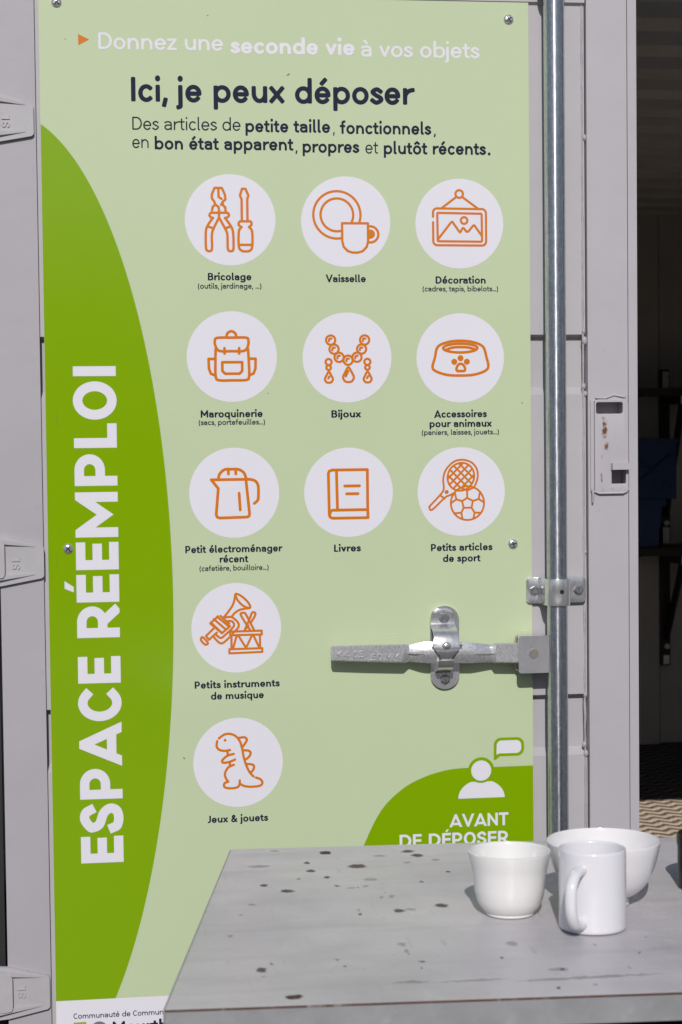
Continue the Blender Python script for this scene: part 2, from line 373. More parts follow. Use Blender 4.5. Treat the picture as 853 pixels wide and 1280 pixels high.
    if ch == '5':
        W = .48+h*.4; return W, [Q([(W-h*1.2, ct), (h*1.4, ct), (h*1.2, CH*.58)]+arc(W*.46, CH*.31, W*.54-h, CH*.31-v, 110, -145, 16))]
    if ch == '4': W = .52+h*.4; return W, [P((W*.68, v), (W*.68, ct), (h, CH*.27), (W-h, CH*.27))]
    if ch == '&':
        W = .62+h*.5
        return W, [Q(smooth([(W-h, v), (W*.30, CH*.60), (W*.25, CH*.80), (W*.42, ct+ov), (W*.58, CH*.80), (W*.44, CH*.60), (h+.02, CH*.36), (h, CH*.22), (W*.30, v-ov), (W*.62, CH*.15), (W-h*1.1, CH*.45)], n=5))]
    if ch == '.': return 2.3*h, [D(h*1.15, h*1.12, 1.15)]
    if ch == ',': return 2.3*h, [P((h*1.3, v*1.1), (h*.7, -.085))]
    if ch == '(': W = .18+h; return W, [Q(arc(W+.10, .27, W+.10-h, .43, 128, 232, 12))]
    if ch == ')': W = .18+h; return W, [Q(arc(-.10, .27, W+.10-h, .43, 52, -52, 12))]
    raise KeyError(ch)
ACC = {'é': ('e', 1), 'è': ('e', 2), 'à': ('a', 2), 'ô': ('o', 3), 'É': ('E', 1)}
def strokes_of(ch, h, v):
    if ch in ACC:
        b, k = ACC[ch]; W, st = glyph(b, h, v); y = CH+.085 if b.isupper() else .585; c = W/2; st = list(st)
        if k == 1 and b.isupper(): st.append(('f', [(c-.06, CH+.045), (c+.035, CH+.045), (c+.14, CH+.195), (c+.005, CH+.195)]))
        elif k == 1: st.append(('p', [(c-.02, y), (c+.085, y+.10)]))
        if k == 2: st.append(('p', [(c+.02, y), (c-.085, y+.10)]))
        if k == 3: st.append(('p', [(c-.12, y+.005), (c, y+.09), (c+.12, y+.005)]))
        return W, st
    return glyph(ch, h, v)
def stroke_polys(st, hw, cap='round', k=1.0):
    """turn strokes into convex pieces; k>1 makes level strokes thinner than upright ones"""
    out = []
    def disc(x, y, r, n=14): out.append([(x+r*cos(2*pi*i/n), y+r*sin(2*pi*i/n)) for i in range(n)])
    for s in st:
        if s[0] == 'd':
            n = 18; out.append([(s[1]+s[3]*cos(2*pi*i/n), s[2]*k+s[3]*k*sin(2*pi*i/n)) for i in range(n)]); continue
        if s[0] == 'f': out.append([(x, y*k) for x, y in s[1]]); continue
        closed = s[0] == 'c'; pts = []
        for x, y in s[1]:
            q = Vector((x, y*k))
            if not pts or (q-pts[-1]).length > 1e-4: pts.append(q)
        if closed and (pts[0]-pts[-1]).length < 1e-4: pts.pop()
        m = len(pts)
        for i in range(m if closed else m-1):
            a = pts[i].copy(); b = pts[(i+1) % m].copy(); d = b-a
            if d.length < 1e-6: continue
            d.normalize(); nn = Vector((-d.y, d.x))*hw
            if cap == 'square' and not closed:
                if i == 0: a = a - d*hw
                if i == m-2: b = b + d*hw
            out.append([tuple(a-nn), tuple(b-nn), tuple(b+nn), tuple(a+nn)])
        for i in range(m):
            end = (not closed) and (i in (0, m-1))
            if end and cap == 'square': continue
            if end and cap == 'soft' and m > 1:          # blunt end with rounded corners
                d = (pts[0]-pts[1] if i == 0 else pts[-1]-pts[-2]).normalized(); nn = Vector((-d.y, d.x))
                sq = lambda t: math.copysign(abs(t)**.5, t)
                out.append([tuple(pts[i]+d*hw*.92*sq(cos(radians(a)))+nn*hw*sq(sin(radians(a)))) for a in (-90, -75, -60, -45, -30, -15, 0, 15, 30, 45, 60, 75, 90)]); continue
            if not end:
                e1 = (pts[i]-pts[i-1]).normalized(); e2 = (pts[(i+1) % m]-pts[i]).normalized()
                tn = e1.x*e2.y-e1.y*e2.x
                if abs(e1.dot(e2)) > .9995: continue
                if cap == 'square' and e1.dot(e2) > -.93:
                    sg = -1 if tn > 0 else 1
                    n1 = Vector((-e1.y, e1.x))*hw*sg; n2 = Vector((-e2.y, e2.x))*hw*sg
                    mit = (n1+n2).normalized(); mit = mit*(hw/max(.18, mit.dot(n1)/hw))
                    q = [tuple(pts[i]), tuple(pts[i]+n1), tuple(pts[i]+mit), tuple(pts[i]+n2)]
                    out.append(q); continue
            disc(pts[i].x, pts[i].y, hw)
    return [[(x, y/k) for x, y in p] for p in out]
def ccw(p):
    a = sum(p[i][0]*p[(i+1) % len(p)][1]-p[(i+1) % len(p)][0]*p[i][1] for i in range(len(p)))
    return p if a > 0 else p[::-1]
def clip_y(p, lo, hi):
    for (c, s) in ((lo, 1), (hi, -1)):
        o = []
        for i in range(len(p)):
            a, b = p[i], p[(i+1) % len(p)]; da, db = (a[1]-c)*s, (b[1]-c)*s
            if da >= 0: o.append(a)
            if (da > 0 > db) or (da < 0 < db):
                t = da/(da-db); o.append((a[0]+(b[0]-a[0])*t, a[1]+(b[1]-a[1])*t))
        p = o
        if len(p) < 3: return None
    return p
def union(polys):
    vs, fs = [], []
    for p in polys:
        p = ccw(p)
        if abs(sum(p[i][0]*p[(i+1) % len(p)][1]-p[(i+1) % len(p)][0]*p[i][1] for i in range(len(p)))) < 1e-7: continue
        fs.append(list(range(len(vs), len(vs)+len(p)))); vs += [Vector(q) for q in p]
    r = geometry.delaunay_2d_cdt(vs, [], fs, 0, 1e-5, False)
    pcs = []
    for f in fs:
        q = [(vs[a].x, vs[a].y) for a in f]; xs = [p[0] for p in q]; ys = [p[1] for p in q]
        pcs.append((min(xs), max(xs), min(ys), max(ys), q))
    def inside(x, y):
        for x0, x1, y0, y1, q in pcs:
            if x0 <= x <= x1 and y0 <= y <= y1:
                ok = True
                for a in range(len(q)):
                    b = q[a-1]
                    if (q[a][0]-b[0])*(y-b[1])-(q[a][1]-b[1])*(x-b[0]) < 0: ok = False; break
                if ok: return True
        return False
    tri = [f for f in r[2] if inside(sum(r[0][a].x for a in f)/len(f), sum(r[0][a].y for a in f)/len(f))]
    used = sorted({i for f in tri for i in f}); mp = {j: i for i, j in enumerate(used)}
    return [(r[0][j].x, r[0][j].y) for j in used], [[mp[i] for i in f] for f in tri]
ROUND_L, ROUND_R = set('acdegoqéèàôCOJS&('), set('bopceéèôDOSCB)')
OPEN_L, OPEN_R = set('vxzftsTAVj'), set('vxzftsrLEFTAVRKÉ')
def side(ch, right):
    if ch == ' ': return 0
    if ch in '.,': return .5
    if right and ch in 'LEFÉ': return .5
    if ch in (OPEN_R if right else OPEN_L): return .22
    return .62 if ch in (ROUND_R if right else ROUND_L) else 1.0
_cache = {}
def glyph_mesh(ch, wt, cap, k):
    key = (ch, wt, cap, k)
    if key not in _cache:
        W, st = strokes_of(ch, wt/2, wt/2/k)
        if not st: _cache[key] = (W, [], [])
        else:
            P = stroke_polys(st, wt/2, cap, k)
            if cap == 'square' and ch in 'AVNMKRE' : P = [q for q in (clip_y(p, 0, CH) for p in P) if q]
            vs, fs = union(P); _cache[key] = (W, vs, fs)
    return _cache[key]
def layout(segs, cap='soft', k=1.2, track=0.0):
    """segs: [(text, weight)] -> verts, faces with the first letter at 0 (1 unit = the letter body)"""
    x = 0; V, F = [], []
    for text, wt in segs:
        st = .080-.18*wt
        for ch in text:
            W, vs, fs = glyph_mesh(ch, wt, cap, k)
            x += side(ch, 0)*st
            b = len(V); V += [(p[0]+x, p[1]) for p in vs]; F += [[i+b for i in f] for f in fs]
            x += W + side(ch, 1)*st + track
    return V, F
def fit_text(segs, x0, x1, z, size, **kw):
    """lay a line between x0 and x1 with its baseline on z and the given body size"""
    V, F = layout(segs, **kw)
    a = min(p[0] for p in V); b = max(p[0] for p in V); s = (x1-x0)/(b-a)
    return [(x0+(p[0]-a)*s, z+p[1]*size) for p in V], F
def flat(name, parts, m, parent, y):
    """a thin printed film on the sign: list of (verts, faces) in the x-z plane"""
    V, F = [], []
    for vs, fs in parts:
        b = len(V); V += [(p[0], y, p[1]) for p in vs]; F += [[i+b for i in f] for f in fs]
    me = bpy.data.meshes.new(name); me.from_pydata(V, [], F)
    bm = bmesh.new(); bm.from_mesh(me)
    for f in bm.faces:
        f.normal_update()
        if f.normal.y > 0: f.normal_flip()
    bm.to_mesh(me); bm.free()
    return link(name, me, m, parent)

exec_order = []
# ------------------------------------------------------------------ ground
bm = bmesh.new(); g = 400
bm.faces.new([bm.verts.new(p) for p in ((-g,-g,0),(g,-g,0),(g,g,0),(-g,g,0))])
ground = obj('ground', bm, M['ground']); ground['kind'] = 'structure'

# ------------------------------------------------------------------ shipping container
FLOOR = .05; TOPZ = 2.375; BACK = 4.60
XL, XR = -.349, .5727                             # left and right edge of the sign
SL0 = X(5, 950); SL1 = XL-.0085                    # left stile of the door
SR0 = X(735.5, 640); SR1 = X(797, 640); SRM = X(785.5, 640)
LW, RW = SL0-.10, 2.50                             # inner faces of the side walls
cont = empty('shipping_container', 'pale grey corrugated shipping container, left door shut under the sign, dark open interior', 'shipping container', (0.9, 1.4, 0))
bm = bmesh.new(); box(bm, LW-.06, RW+.06, .03, BACK+.06, FLOOR-.045, FLOOR)
obj('floor', bm, M['board_dark'], cont)
def corrugate(a, b, p, d, y0):
    """trapezoid wave from a to b, pitch p, depth d"""
    out = []; t = a
    while t < b-1e-6:
        for f, q in ((0, 0), (.47, 0), (.53, d), (.94, d)): out.append((t+f*p, y0+q))
        t += p
    return [q for q in out if q[0] < b]+[(b, out[-1][1])]
pr = corrugate(-.02, BACK, .30, .065, TOPZ)       # roof ribs run across the box
bm = bmesh.new(); prism_x(bm, pr+[(BACK+.09, pr[-1][1]), (BACK+.09, TOPZ+.09), (-.02, TOPZ+.09)], LW-.05, RW+.05); obj('roof', bm, M['inner_paint'], cont)
pr = corrugate(LW-.04, RW+.04, .27, .034, BACK)
bm = bmesh.new(); prism_z(bm, pr+[(RW+.04, BACK+.09), (LW-.04, BACK+.085)], FLOOR, TOPZ+.07); obj('back_wall', bm, M['inner_paint'], cont)
for s, xx in ((-1, LW), (1, RW)):
    pr = [(xx+s*q[1], q[0]) for q in corrugate(.04, BACK, .27, .034, 0)]
    bm = bmesh.new(); prism_z(bm, pr+[(xx+s*.09, BACK), (xx+s*.09, .04)], FLOOR, TOPZ+.07); obj('side_wall', bm, M['inner_paint'], cont)
    bm = bmesh.new(); box(bm, xx+(-.085 if s < 0 else -.02), xx+(.02 if s < 0 else .10), .02, .14, 0, TOPZ+.06); bevel(bm, .008)
    obj('corner_post', bm, M['stile_paint'], cont, 40)
bm = bmesh.new(); box(bm, LW-.06, RW+.08, -.004+.029, .13, 2.352, TOPZ+.12); bevel(bm, .006); obj('door_header', bm, M['stile_paint'], cont, 40)
bm = bmesh.new(); box(bm, LW-.06, RW+.08, .025, .13, 0, FLOOR-.004); bevel(bm, .006); obj('door_sill', bm, M['stile_paint'], cont, 40)

# the shut door leaf: stiles, corrugated skin, sealant beads, hinges and locking gear are its pieces
DZ0, DZ1 = FLOOR+.02, 2.345
FY, RY = .005, .021                                # outer and recessed face of the skin
zp = [DZ0]
def zz(py): return Z(700, py, FY)
prof = [(FY, DZ0), (FY, zz(1393)), (RY, zz(1386)), (RY, zz(1325)), (RY-.001, zz(1322)), (FY, zz(1319))]
prof = [(FY, DZ0)]
for a, b, c, d in ((868, 872, 935, 944), (418, 422, 484, 493)):
    prof += [(FY, zz(d)), (RY, zz(c)), (RY, zz(b)), (FY, zz(a))]
prof += [(FY, zz(7)), (-.002, zz(3.5)), (-.002, DZ1)]
SK0, SK1 = SL1-.002, SR0-.0025
bm = bmesh.new(); prism_x(bm, prof+[(.05, DZ1-.003), (.05, DZ0+.003)], SK0, SK1)
door = obj('door', bm, M['paint'], cont); door['label'] = 'shut left container door behind the green sign'
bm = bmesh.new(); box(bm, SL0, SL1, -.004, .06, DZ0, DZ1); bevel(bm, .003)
obj('stile', bm, M['dimmed_paint'], door, 40)
bm = bmesh.new(); box(bm, SRM+.0006, SR1, -.0055, .06, DZ0, DZ1); bevel(bm, .0022)
obj('stile_lip', bm, M['stile_paint'], door, 40)
bm = bmesh.new(); box(bm, SL0-.05, SL0-.006, .045, .07, DZ0, DZ1); obj('gasket', bm, M['rubber'], door)
# weld and sealant beads beside the right stile
def bead(px, amp, seed, z0, z1, r):
    rnd = random.Random(seed); bm = bmesh.new(); pts = []; rad = []; n = 90
    for i in range(n+1):
        z = z0+(z1-z0)*i/n; pts.append((X(px, 640)+rnd.uniform(-amp, amp), FY+.0005, z)); rad.append(r*rnd.uniform(.7, 1.25))
    tube(bm, pts, rad, 8); return bm
obj('sealant_bead', bead(731.2, .0006, 3, DZ0, DZ1, .0024), M['sealant'], door, 60)
for px, py, r in ((731, 172, .0045), (730, 414, .004), (731, 426, .006), (730, 483, .0045), (732, 492, .004), (732, 690, .0035), (731, 931, .0045), (733, 942, .005), (732, 869, .004)):
    p = aty(px, py, FY); bm = bmesh.new()
    bmesh.ops.create_icosphere(bm, subdivisions=2, radius=r, matrix=Matrix.Translation(p) @ Matrix.Diagonal((1, .8, 1.5, 1)))
    obj('weld_spatter', bm, M['sealant'], door, 60)

def with_holes(outline, holes, y0, y1):
    bm = bmesh.new(); vs = []; es = []
    for lp in [outline]+holes:
        b = len(vs); n = len(lp); vs += [Vector(p) for p in lp]; es += [(b+i, b+(i+1) % n) for i in range(n)]
    r = geometry.delaunay_2d_cdt(vs, es, [], 1, 1e-6, False)
    def inside(p, lp):
        c = False
        for i in range(len(lp)):
            a, b = lp[i], lp[i-1]
            if (a[1] > p[1]) != (b[1] > p[1]) and p[0] < (b[0]-a[0])*(p[1]-a[1])/(b[1]-a[1])+a[0]: c = not c
        return c
    tri = []
    for f in r[2]:
        m_ = sum((r[0][i] for i in f), Vector((0, 0)))/len(f)
        if inside(m_, outline) and not any(inside(m_, hh) for hh in holes): tri.append([i for i in f])
    emboss(bm, [tuple(p) for p in r[0]], tri, y0, y1)
    bmesh.ops.delete(bm, geom=[v for v in bm.verts if not v.link_faces], context='VERTS')
    return bm
# hinges
def hinge(top_l, top_r, bot_r, bot_l, tip, sl):
    """photo heights at the frame edge and at the tip, tip = photo x of the rounded end"""
    Y = -.0115
    xt = X(tip, (top_r+bot_r)/2, Y); ztr = Z(tip, top_r, Y); zbr = Z(tip, bot_r, Y); ztl = Z(0, top_l, Y); zbl = Z(0, bot_l, Y)
    xe = X(0, 640, Y); xs = xe-.055
    r = .007
    out = [(xs, zbl-.004), (xe, zbl)] + [(xt-r+r*cos(radians(a)), zbr+r+r*sin(radians(a))) for a in (-80, -60, -35, -10)] + [(xt-r+r*cos(radians(a)), ztr-r+r*sin(radians(a))) for a in (10, 35, 60, 80)] + [(xe, ztl), (xs, ztl+.004)]
    bm = bmesh.new(); prism(bm, out, Y, -.0042); bevel(bm, .0022, 2)
    hb = obj('hinge', bm, M['hinge_paint'], door, 45)
    # raised ribs along both long edges, dying out towards the tip
    for za, zb, dz in ((ztl-.002, ztr-.004, -.012), (zbl+.014, zbr+.014, -.012)):
        bm = bmesh.new(); L_ = .66 if dz and za > zb-.02 else .7
        x2 = xe+(xt-xe)*.80; x1 = xs
        z2 = zb+(za-zb)*.2
        vs = [bm.verts.new(p) for p in ((x1, Y-.012, za+.002), (x1, Y+.001, za+.003), (x1, Y+.001, za+dz-.003), (x1, Y-.012, za+dz+.002), (x2, Y-.0006, z2-.001), (x2, Y+.001, z2), (x2, Y+.001, z2+dz*.45), (x2, Y-.0006, z2+dz*.35))]
        for f in ((0,1,2,3), (4,7,6,5), (0,4,5,1), (1,5,6,2), (2,6,7,3), (3,7,4,0)): bm.faces.new([vs[i] for i in f])
        bevel(bm, .0012, 2); obj('hinge_rib', bm, M['hinge_paint'], door, 45)
    bm = bmesh.new()
    prism(bm, [(xs, zbl+.01), (xe+.004, zbl+.016), (xe+.007, zbl+.022), (xe+.007, ztl-.02), (xe+.004, ztl-.014), (xs, ztl-.010)], Y-.0095, Y+.002); bevel(bm, .003, 2); obj('hinge_boss', bm, M['hinge_paint'], door, 45)
    bm = bmesh.new(); tube(bm, [(xs-.012, -.012, zbl-.02), (xs-.012, -.012, ztl+.02)], .017, 20); obj('hinge_pin', bm, M['hinge_paint'], door, 40)
    # cast letters S L, reading upwards
    cx, cz = X(sl[0], sl[1], Y), Z(sl[0], sl[1], Y)
    V, F = layout([('SL', .12)], k=1.0, track=.10, cap='square'); s = .021
    mx = (min(p[0] for p in V)+max(p[0] for p in V))/2
    bm = bmesh.new(); pts = [(cx-(p[1]-.35)*s, cz+(p[0]-mx)*s) for p in V]
    emboss(bm, pts, F, Y-.0020, Y+.0006); obj('cast_lettering', bm, M['hinge_paint'], door, 40)
def emboss(bm, pts, F, y0, y1):
    top = [bm.verts.new((p[0], y0, p[1])) for p in pts]; bot = [bm.verts.new((p[0], y1, p[1])) for p in pts]
    cnt = {}
    for f in F:
        bm.faces.new([top[i] for i in f])
        for i in range(len(f)):
            a, b = f[i], f[(i+1) % len(f)]; cnt.setdefault((min(a, b), max(a, b)), []).append((a, b))
    for k_, e in cnt.items():
        if len(e) == 1:
            a, b = e[0]; bm.faces.new((top[b], top[a], bot[a], bot[b]))
hinge(112, 129, 170, 178, 42, (7, 151))
hinge(668, 681, 723, 733, 55, (20, 704))
hinge(1210, 1219, 1262, 1275, 62.5, (27, 1240))

# locking bar with its guides
PCX, PCY, PR = X(696.3, 640, -.043), -.0430, .0196
bm = bmesh.new(); tube(bm, [(PCX+.0, PCY, z) for z in (DZ0-.03, .8, 1.4, 2.0, DZ1+.05)], PR, 48); obj('locking_bar', bm, M['zinc_bar'], door, 60)
def guide(py0, py1):
    z0, z1 = Z(696, py1, -.03), Z(696, py0, -.03); xa, xb = X(658.5, 740, -.006), X(733, 740, -.006)
    t = .0045; R_ = PR+.0008; yb = -.0005
    inner = [(xa, yb), (PCX-R_-.005, yb)]; outer = [(xa, yb-t), (PCX-R_-t-.003, yb-t)]
    inner += [(PCX-R_, yb-.005)]; outer += [(PCX-R_-t, yb-t-.004)]
    for i in range(17):
        a = radians(180-180*i/16); inner.append((PCX+R_*cos(a), PCY-R_*sin(a))); outer.append((PCX+(R_+t)*cos(a), PCY-(R_+t)*sin(a)))
    inner += [(PCX+R_, yb-.005), (PCX+R_+.005, yb), (xb, yb)]; outer += [(PCX+R_+t, yb-t-.004), (PCX+R_+t+.003, yb-t), (xb, yb-t)]
    bm = bmesh.new(); prism_z(bm, inner+outer[::-1], z0, z1)
    # round the four free corners of the ears
    es = [e for e in bm.edges if abs(e.verts[0].co.z-e.verts[1].co.z) < 1e-6 and abs(e.verts[0].co.y-e.verts[1].co.y) > t*.8 and min(abs(e.verts[0].co.x-xa), abs(e.verts[0].co.x-xb)) < 1e-5 and abs(e.verts[0].co.x-e.verts[1].co.x) < 1e-6]
    bmesh.ops.bevel(bm, geom=es, offset=.008, segments=5, profile=.5, affect='EDGES')
    bevel(bm, .0008, 2, 50)
    gd = obj('bar_guide', bm, M['zinc'], door, 35)
    for px in (668.5, 723.5):
        bm = bmesh.new(); hexbolt(bm, X(px, 740, -.006), (z0+z1)/2+.000, yb-t, .0092, .0065, .2+px); obj('bolt', bm, M['zinc_dull'], door, 30)
    p = aty(700, (py0+py1)/2+1, PCY-R_-t)
    bm = bmesh.new(); prism(bm, [(PCX+.003+.0042*cos(2*pi*k/16), p.z+.0042*sin(2*pi*k/16)) for k in range(16)], PCY-R_-t-.0006, PCY-R_-t+.002); obj('guide_hole', bm, M['blackhole'], door)
guide(722.5, 755.5)
guide(-45, -12)

# lever handle
def loft(bm, secs):
    rings = [[bm.verts.new(p) for p in s] for s in secs]
    n = len(rings[0])
    for a, b in zip(rings, rings[1:]):
        for k in range(n): bm.faces.new((a[k], a[(k+1) % n], b[(k+1) % n], b[k]))
    bm.faces.new(rings[0][::-1]); bm.faces.new(rings[-1])
def sec(px, pt, pb, yf, yb, ch=.0025, cy=None):
    cy = ch if cy is None else cy
    a = aty(px, pt, yf); b = aty(px, pb, yf); x = a.x; z1, z0 = a.z, b.z
    return [(x, yf, z0+ch), (x, yf, z1-ch), (x, yf+cy, z1), (x, yb-min(ch, .002), z1), (x, yb, z1-.002), (x, yb, z0+.002), (x, yb-min(ch, .002), z0), (x, yf+cy, z0)]
LF = -.0400
bm = bmesh.new()
loft(bm, [sec(413.8, 810.5, 824, LF+.003, LF+.009, .002), sec(415.5, 808.2, 826.5, LF, LF+.012), sec(460, 806.8, 828, LF, LF+.012), sec(502, 805.8, 828.8, LF, LF+.012), sec(505, 805.6, 829, LF+.001, LF+.012),
          sec(512, 806.5, 827.5, LF+.0085, LF+.018, .006), sec(526, 803.5, 829, LF+.002, LF+.019, .0135, .0050), sec(534, 803, 829.5, LF-.001, LF+.019, .0145, .0056), sec(590, 803.5, 829.5, LF-.001, LF+.019, .0145, .0056), sec(598, 804.5, 829, LF+.002, LF+.019, .0135, .0050), sec(616, 806.5, 828.5, LF+.0085, LF+.018, .006),
          sec(620, 804.5, 829, LF, LF+.017), sec(651, 804.5, 829.2, LF, LF+.017)])
bevel(bm, .0007, 2, 40)
lev = obj('lock_lever', bm, M['zinc_cast'], door, 40); lev['label'] = 'galvanised lever handle with raised marks'
bm = bmesh.new()
loft(bm, [sec(508, 815.4, 817.4, LF+.006, LF+.012, .0006), sec(520, 814.6, 818.2, LF-.0005, LF+.010, .001), sec(600, 815.2, 818.6, LF-.0005, LF+.010, .001), sec(617, 816.2, 818.2, LF+.006, LF+.012, .0006)])
obj('lever_rib', bm, M['zinc_cast'], door, 40)
bm = bmesh.new()
for txt, x0, x1, y0, sz in (('K4', 420, 437, 822.3, 11.5), ('05', 441, 455.5, 822.5, 12), ('50', 464, 478, 826, 12), ('MM', 482, 499, 825, 11)):
    sc_ = .0015
    V, F = fit_text([(txt, .125)], X(x0, 818, LF), X(x1, 818, LF), Z((x0+x1)/2, y0, LF), sz*sc_)
    emboss(bm, V, F, LF-.0017, LF+.0006)
obj('raised_lettering', bm, M['zinc_cast'], door, 30)
# hub: folded plate fork with a rivet
bm = bmesh.new()
hx0, hx1 = X(648, 817, -.044), X(687, 817, -.044); hz1, hz0 = Z(668, 794.5, -.044), Z(668, 841, -.044)
prism(bm, rrect(hx0, hx1, hz0, hz1, .0055), -.0500, -.0440)
prism(bm, rrect(hx0+.001, hx1-.001, hz0+.001, hz1-.001, .005), -.0180, -.0125)
box(bm, hx0+.004, hx1-.004, -.0445, -.0170, hz1-.0062, hz1-.001); bevel(bm, .0012, 2, 40)
hub = obj('lever_hub', bm, M['zinc'], door, 35)
bm = bmesh.new(); c_ = aty(667.5, 817, -.050); prism(bm, [(c_.x+.0088*cos(2*pi*k/24), c_.z+.0088*sin(2*pi*k/24)) for k in range(24)], -.0518, -.047); bevel(bm, .0008, 2, 50); obj('rivet', bm, M['rivet'], door, 35)
bm = bmesh.new()
V, F = fit_text([('EE', .17)], X(652, 836, -.05), X(658.5, 836, -.05), Z(655, 836, -.05), .012); emboss(bm, V, F, -.0512, -.0495)
obj('raised_lettering', bm, M['zinc'], door, 30)
# weld of hub onto the bar
bm = bmesh.new(); tube(bm, [(hx1+.0015+random.uniform(-.0006, .0006), -.047, hz0+.003+(hz1-hz0-.006)*i/14) for i in range(15)], [.0026*random.uniform(.8, 1.2) for i in range(15)], 8); obj('weld', bm, M['zinc_cast'], door, 60)

# keeper: slotted back plate, hinged cover over the lever, lower hook
bm = bmesh.new(); kx0, kx1 = X(538.5, 830, -.006), X(574.5, 830, -.006); kz0, kz1 = Z(556, 861.5, -.006), Z(556, 757.5, -.006); rr_ = (kx1-kx0)/2
prism(bm, rrect(kx0, kx1, kz0, kz1, rr_*.98, 8), -.0065, -.0012); bevel(bm, .001, 2, 50)
kp = obj('lever_keeper', bm, M['zinc'], door, 35)
cx0, cx1 = X(541, 790, -.03), X(571, 790, -.03); cxm = (cx0+cx1)/2
def curved_plate(profile, halfw, t):
    """strip of metal: profile of (y, z, half width) run down the middle, thickness t"""
    bm = bmesh.new(); f = []; b = []
    for i, (y, z, hw) in enumerate(profile):
        p0 = profile[max(i-1, 0)]; p1 = profile[min(i+1, len(profile)-1)]
        d = Vector((p1[0]-p0[0], p1[1]-p0[1])).normalized(); n = Vector((-d.y, d.x))
        if n.x > 0: n = -n
        f.append([bm.verts.new((cxm+k*hw, y+n.x*t/2-(1-k*k)*halfw, z+n.y*t/2)) for k in (-1, -.8, -.4, 0, .4, .8, 1)])
        b.append([bm.verts.new((cxm+k*hw, y-n.x*t/2-(1-k*k)*halfw, z-n.y*t/2)) for k in (-1, -.8, -.4, 0, .4, .8, 1)])
    for i in range(len(f)-1):
        for k in range(6):
            bm.faces.new((f[i][k], f[i][k+1], f[i+1][k+1], f[i+1][k])); bm.faces.new((b[i][k+1], b[i][k], b[i+1][k], b[i+1][k+1]))
        bm.faces.new((f[i][0], f[i+1][0], b[i+1][0], b[i][0])); bm.faces.new((f[i][6], b[i][6], b[i+1][6], f[i+1][6]))
    for q in (0, -1):
        for k in range(6): bm.faces.new((f[q][k], b[q][k], b[q][k+1], f[q][k+1]))
    return bm
zt = lambda py, Y: Z(556, py, Y)
hw_ = (cx1-cx0)/2
prof_ = [(y, zt(py, y), hw_*q) for y, py, q in ((-.0100, 761, .45), (-.0105, 763.5, .82), (-.0105, 768, .98), (-.0105, 778, 1), (-.0120, 781, 1), (-.0190, 784, 1), (-.0300, 787, 1), (-.0385, 791, 1), (-.0435, 796, 1), (-.0465, 801, 1.04),
          (-.0485, 806, 1.12), (-.0500, 811, 1.02), (-.0500, 816, .72), (-.0480, 821, .5), (-.0440, 825, .32))]
bm = curved_plate(prof_, .0012, .0042); bevel(bm, .0008, 2, 45); obj('keeper_cover', bm, M['zinc'], door, 45)
bm = bmesh.new(); hexbolt(bm, X(555, 772, -.013), zt(772, -.013), -.0135, .0098, .006, .1); obj('bolt', bm, M['zinc_dull'], door, 30)
bm = bmesh.new(); hexbolt(bm, X(556.5, 848.5, -.0065), zt(848.5, -.0065), -.0065, .0098, .006, .5); obj('bolt', bm, M['zinc_dull'], door, 30)
bm = bmesh.new(); tube(bm, [(X(537.5, 806, -.02), -.0470, zt(806, -.047)), (X(574.5, 806, -.02), -.0470, zt(806, -.047))], .0042, 14)
bmesh.ops.create_uvsphere(bm, u_segments=16, v_segments=10, radius=.0072, matrix=Matrix.Translation((cxm, -.0515, zt(807.5, -.05))) @ Matrix.Diagonal((1.3, .6, 1, 1)))
obj('keeper_pin', bm, M['zinc'], door, 50)
bm = bmesh.new(); prism_x(bm, [(y, zt(py, y)) for y, py in ((-.006, 823), (-.0430, 827), (-.0470, 824.5), (-.0500, 826), (-.0480, 832), (-.0400, 836.5), (-.006, 841))], X(547.5, 830, -.04), X(566.5, 830, -.04)); bevel(bm, .0012, 2, 30)
obj('keeper_hook', bm, M['zinc'], door, 40)

# catch plate for the other leaf's lever, on the right stile: a shallow pressed box with two windows
YC = -.0095
bm = bmesh.new()
ox0, ox1 = X(744, 560, YC), X(786, 560, YC); oz1, oz0 = Z(765, 499, YC), Z(765, 616.5, YC)
w1 = (X(745.5, 510, YC), X(779, 510, YC), Z(765, 517, YC), Z(765, 502.5, YC))
w2 = (X(765, 595, YC), X(783.2, 595, YC), Z(775, 604.5, YC), Z(775, 586, YC))
outer = rrect(ox0, ox1, oz0, oz1, .008)
bm = with_holes(outer, [rrect(*w1, .004), rrect(*w2, .002)], YC, -.0042)
bevel(bm, .0015, 2, 60)
g_ = .003
b2 = with_holes([(SR0, DZ0), (SRM-.0004, DZ0), (SRM-.0004, DZ1), (SR0, DZ1)], [rrect(w[0]-g_, w[1]+g_, w[2]-g_, w[3]+g_, .003) for w in ((w1[0], w1[1], w1[2], w1[3]), (w2[0], w2[1], w2[2], w2[3]))], -.004, .034)
box(b2, SR0, SRM-.0004, .0345, .06, DZ0, DZ1)
obj('stile', b2, M['stile_paint'], door, 40)
cp = obj('catch_plate', bm, rust_paint(), door, 40); cp['label'] = 'rust streaked catch plate on the right stile'
bm = bmesh.new(); box(bm, X(764, 582, YC), X(785.5, 582, YC), YC-.013, YC+.002, Z(775, 587, YC-.01), Z(775, 579, YC-.01)); bevel(bm, .0018, 2); obj('catch_tab', bm, M['stile_paint'], door, 40)
bm = bmesh.new(); box(bm, X(739, 560, YC), X(743.2, 560, YC), YC+.001, -.0045, oz0+.004, oz1-.002); bevel(bm, .0015, 2); obj('catch_rail', bm, M['stile_paint'], door, 40)
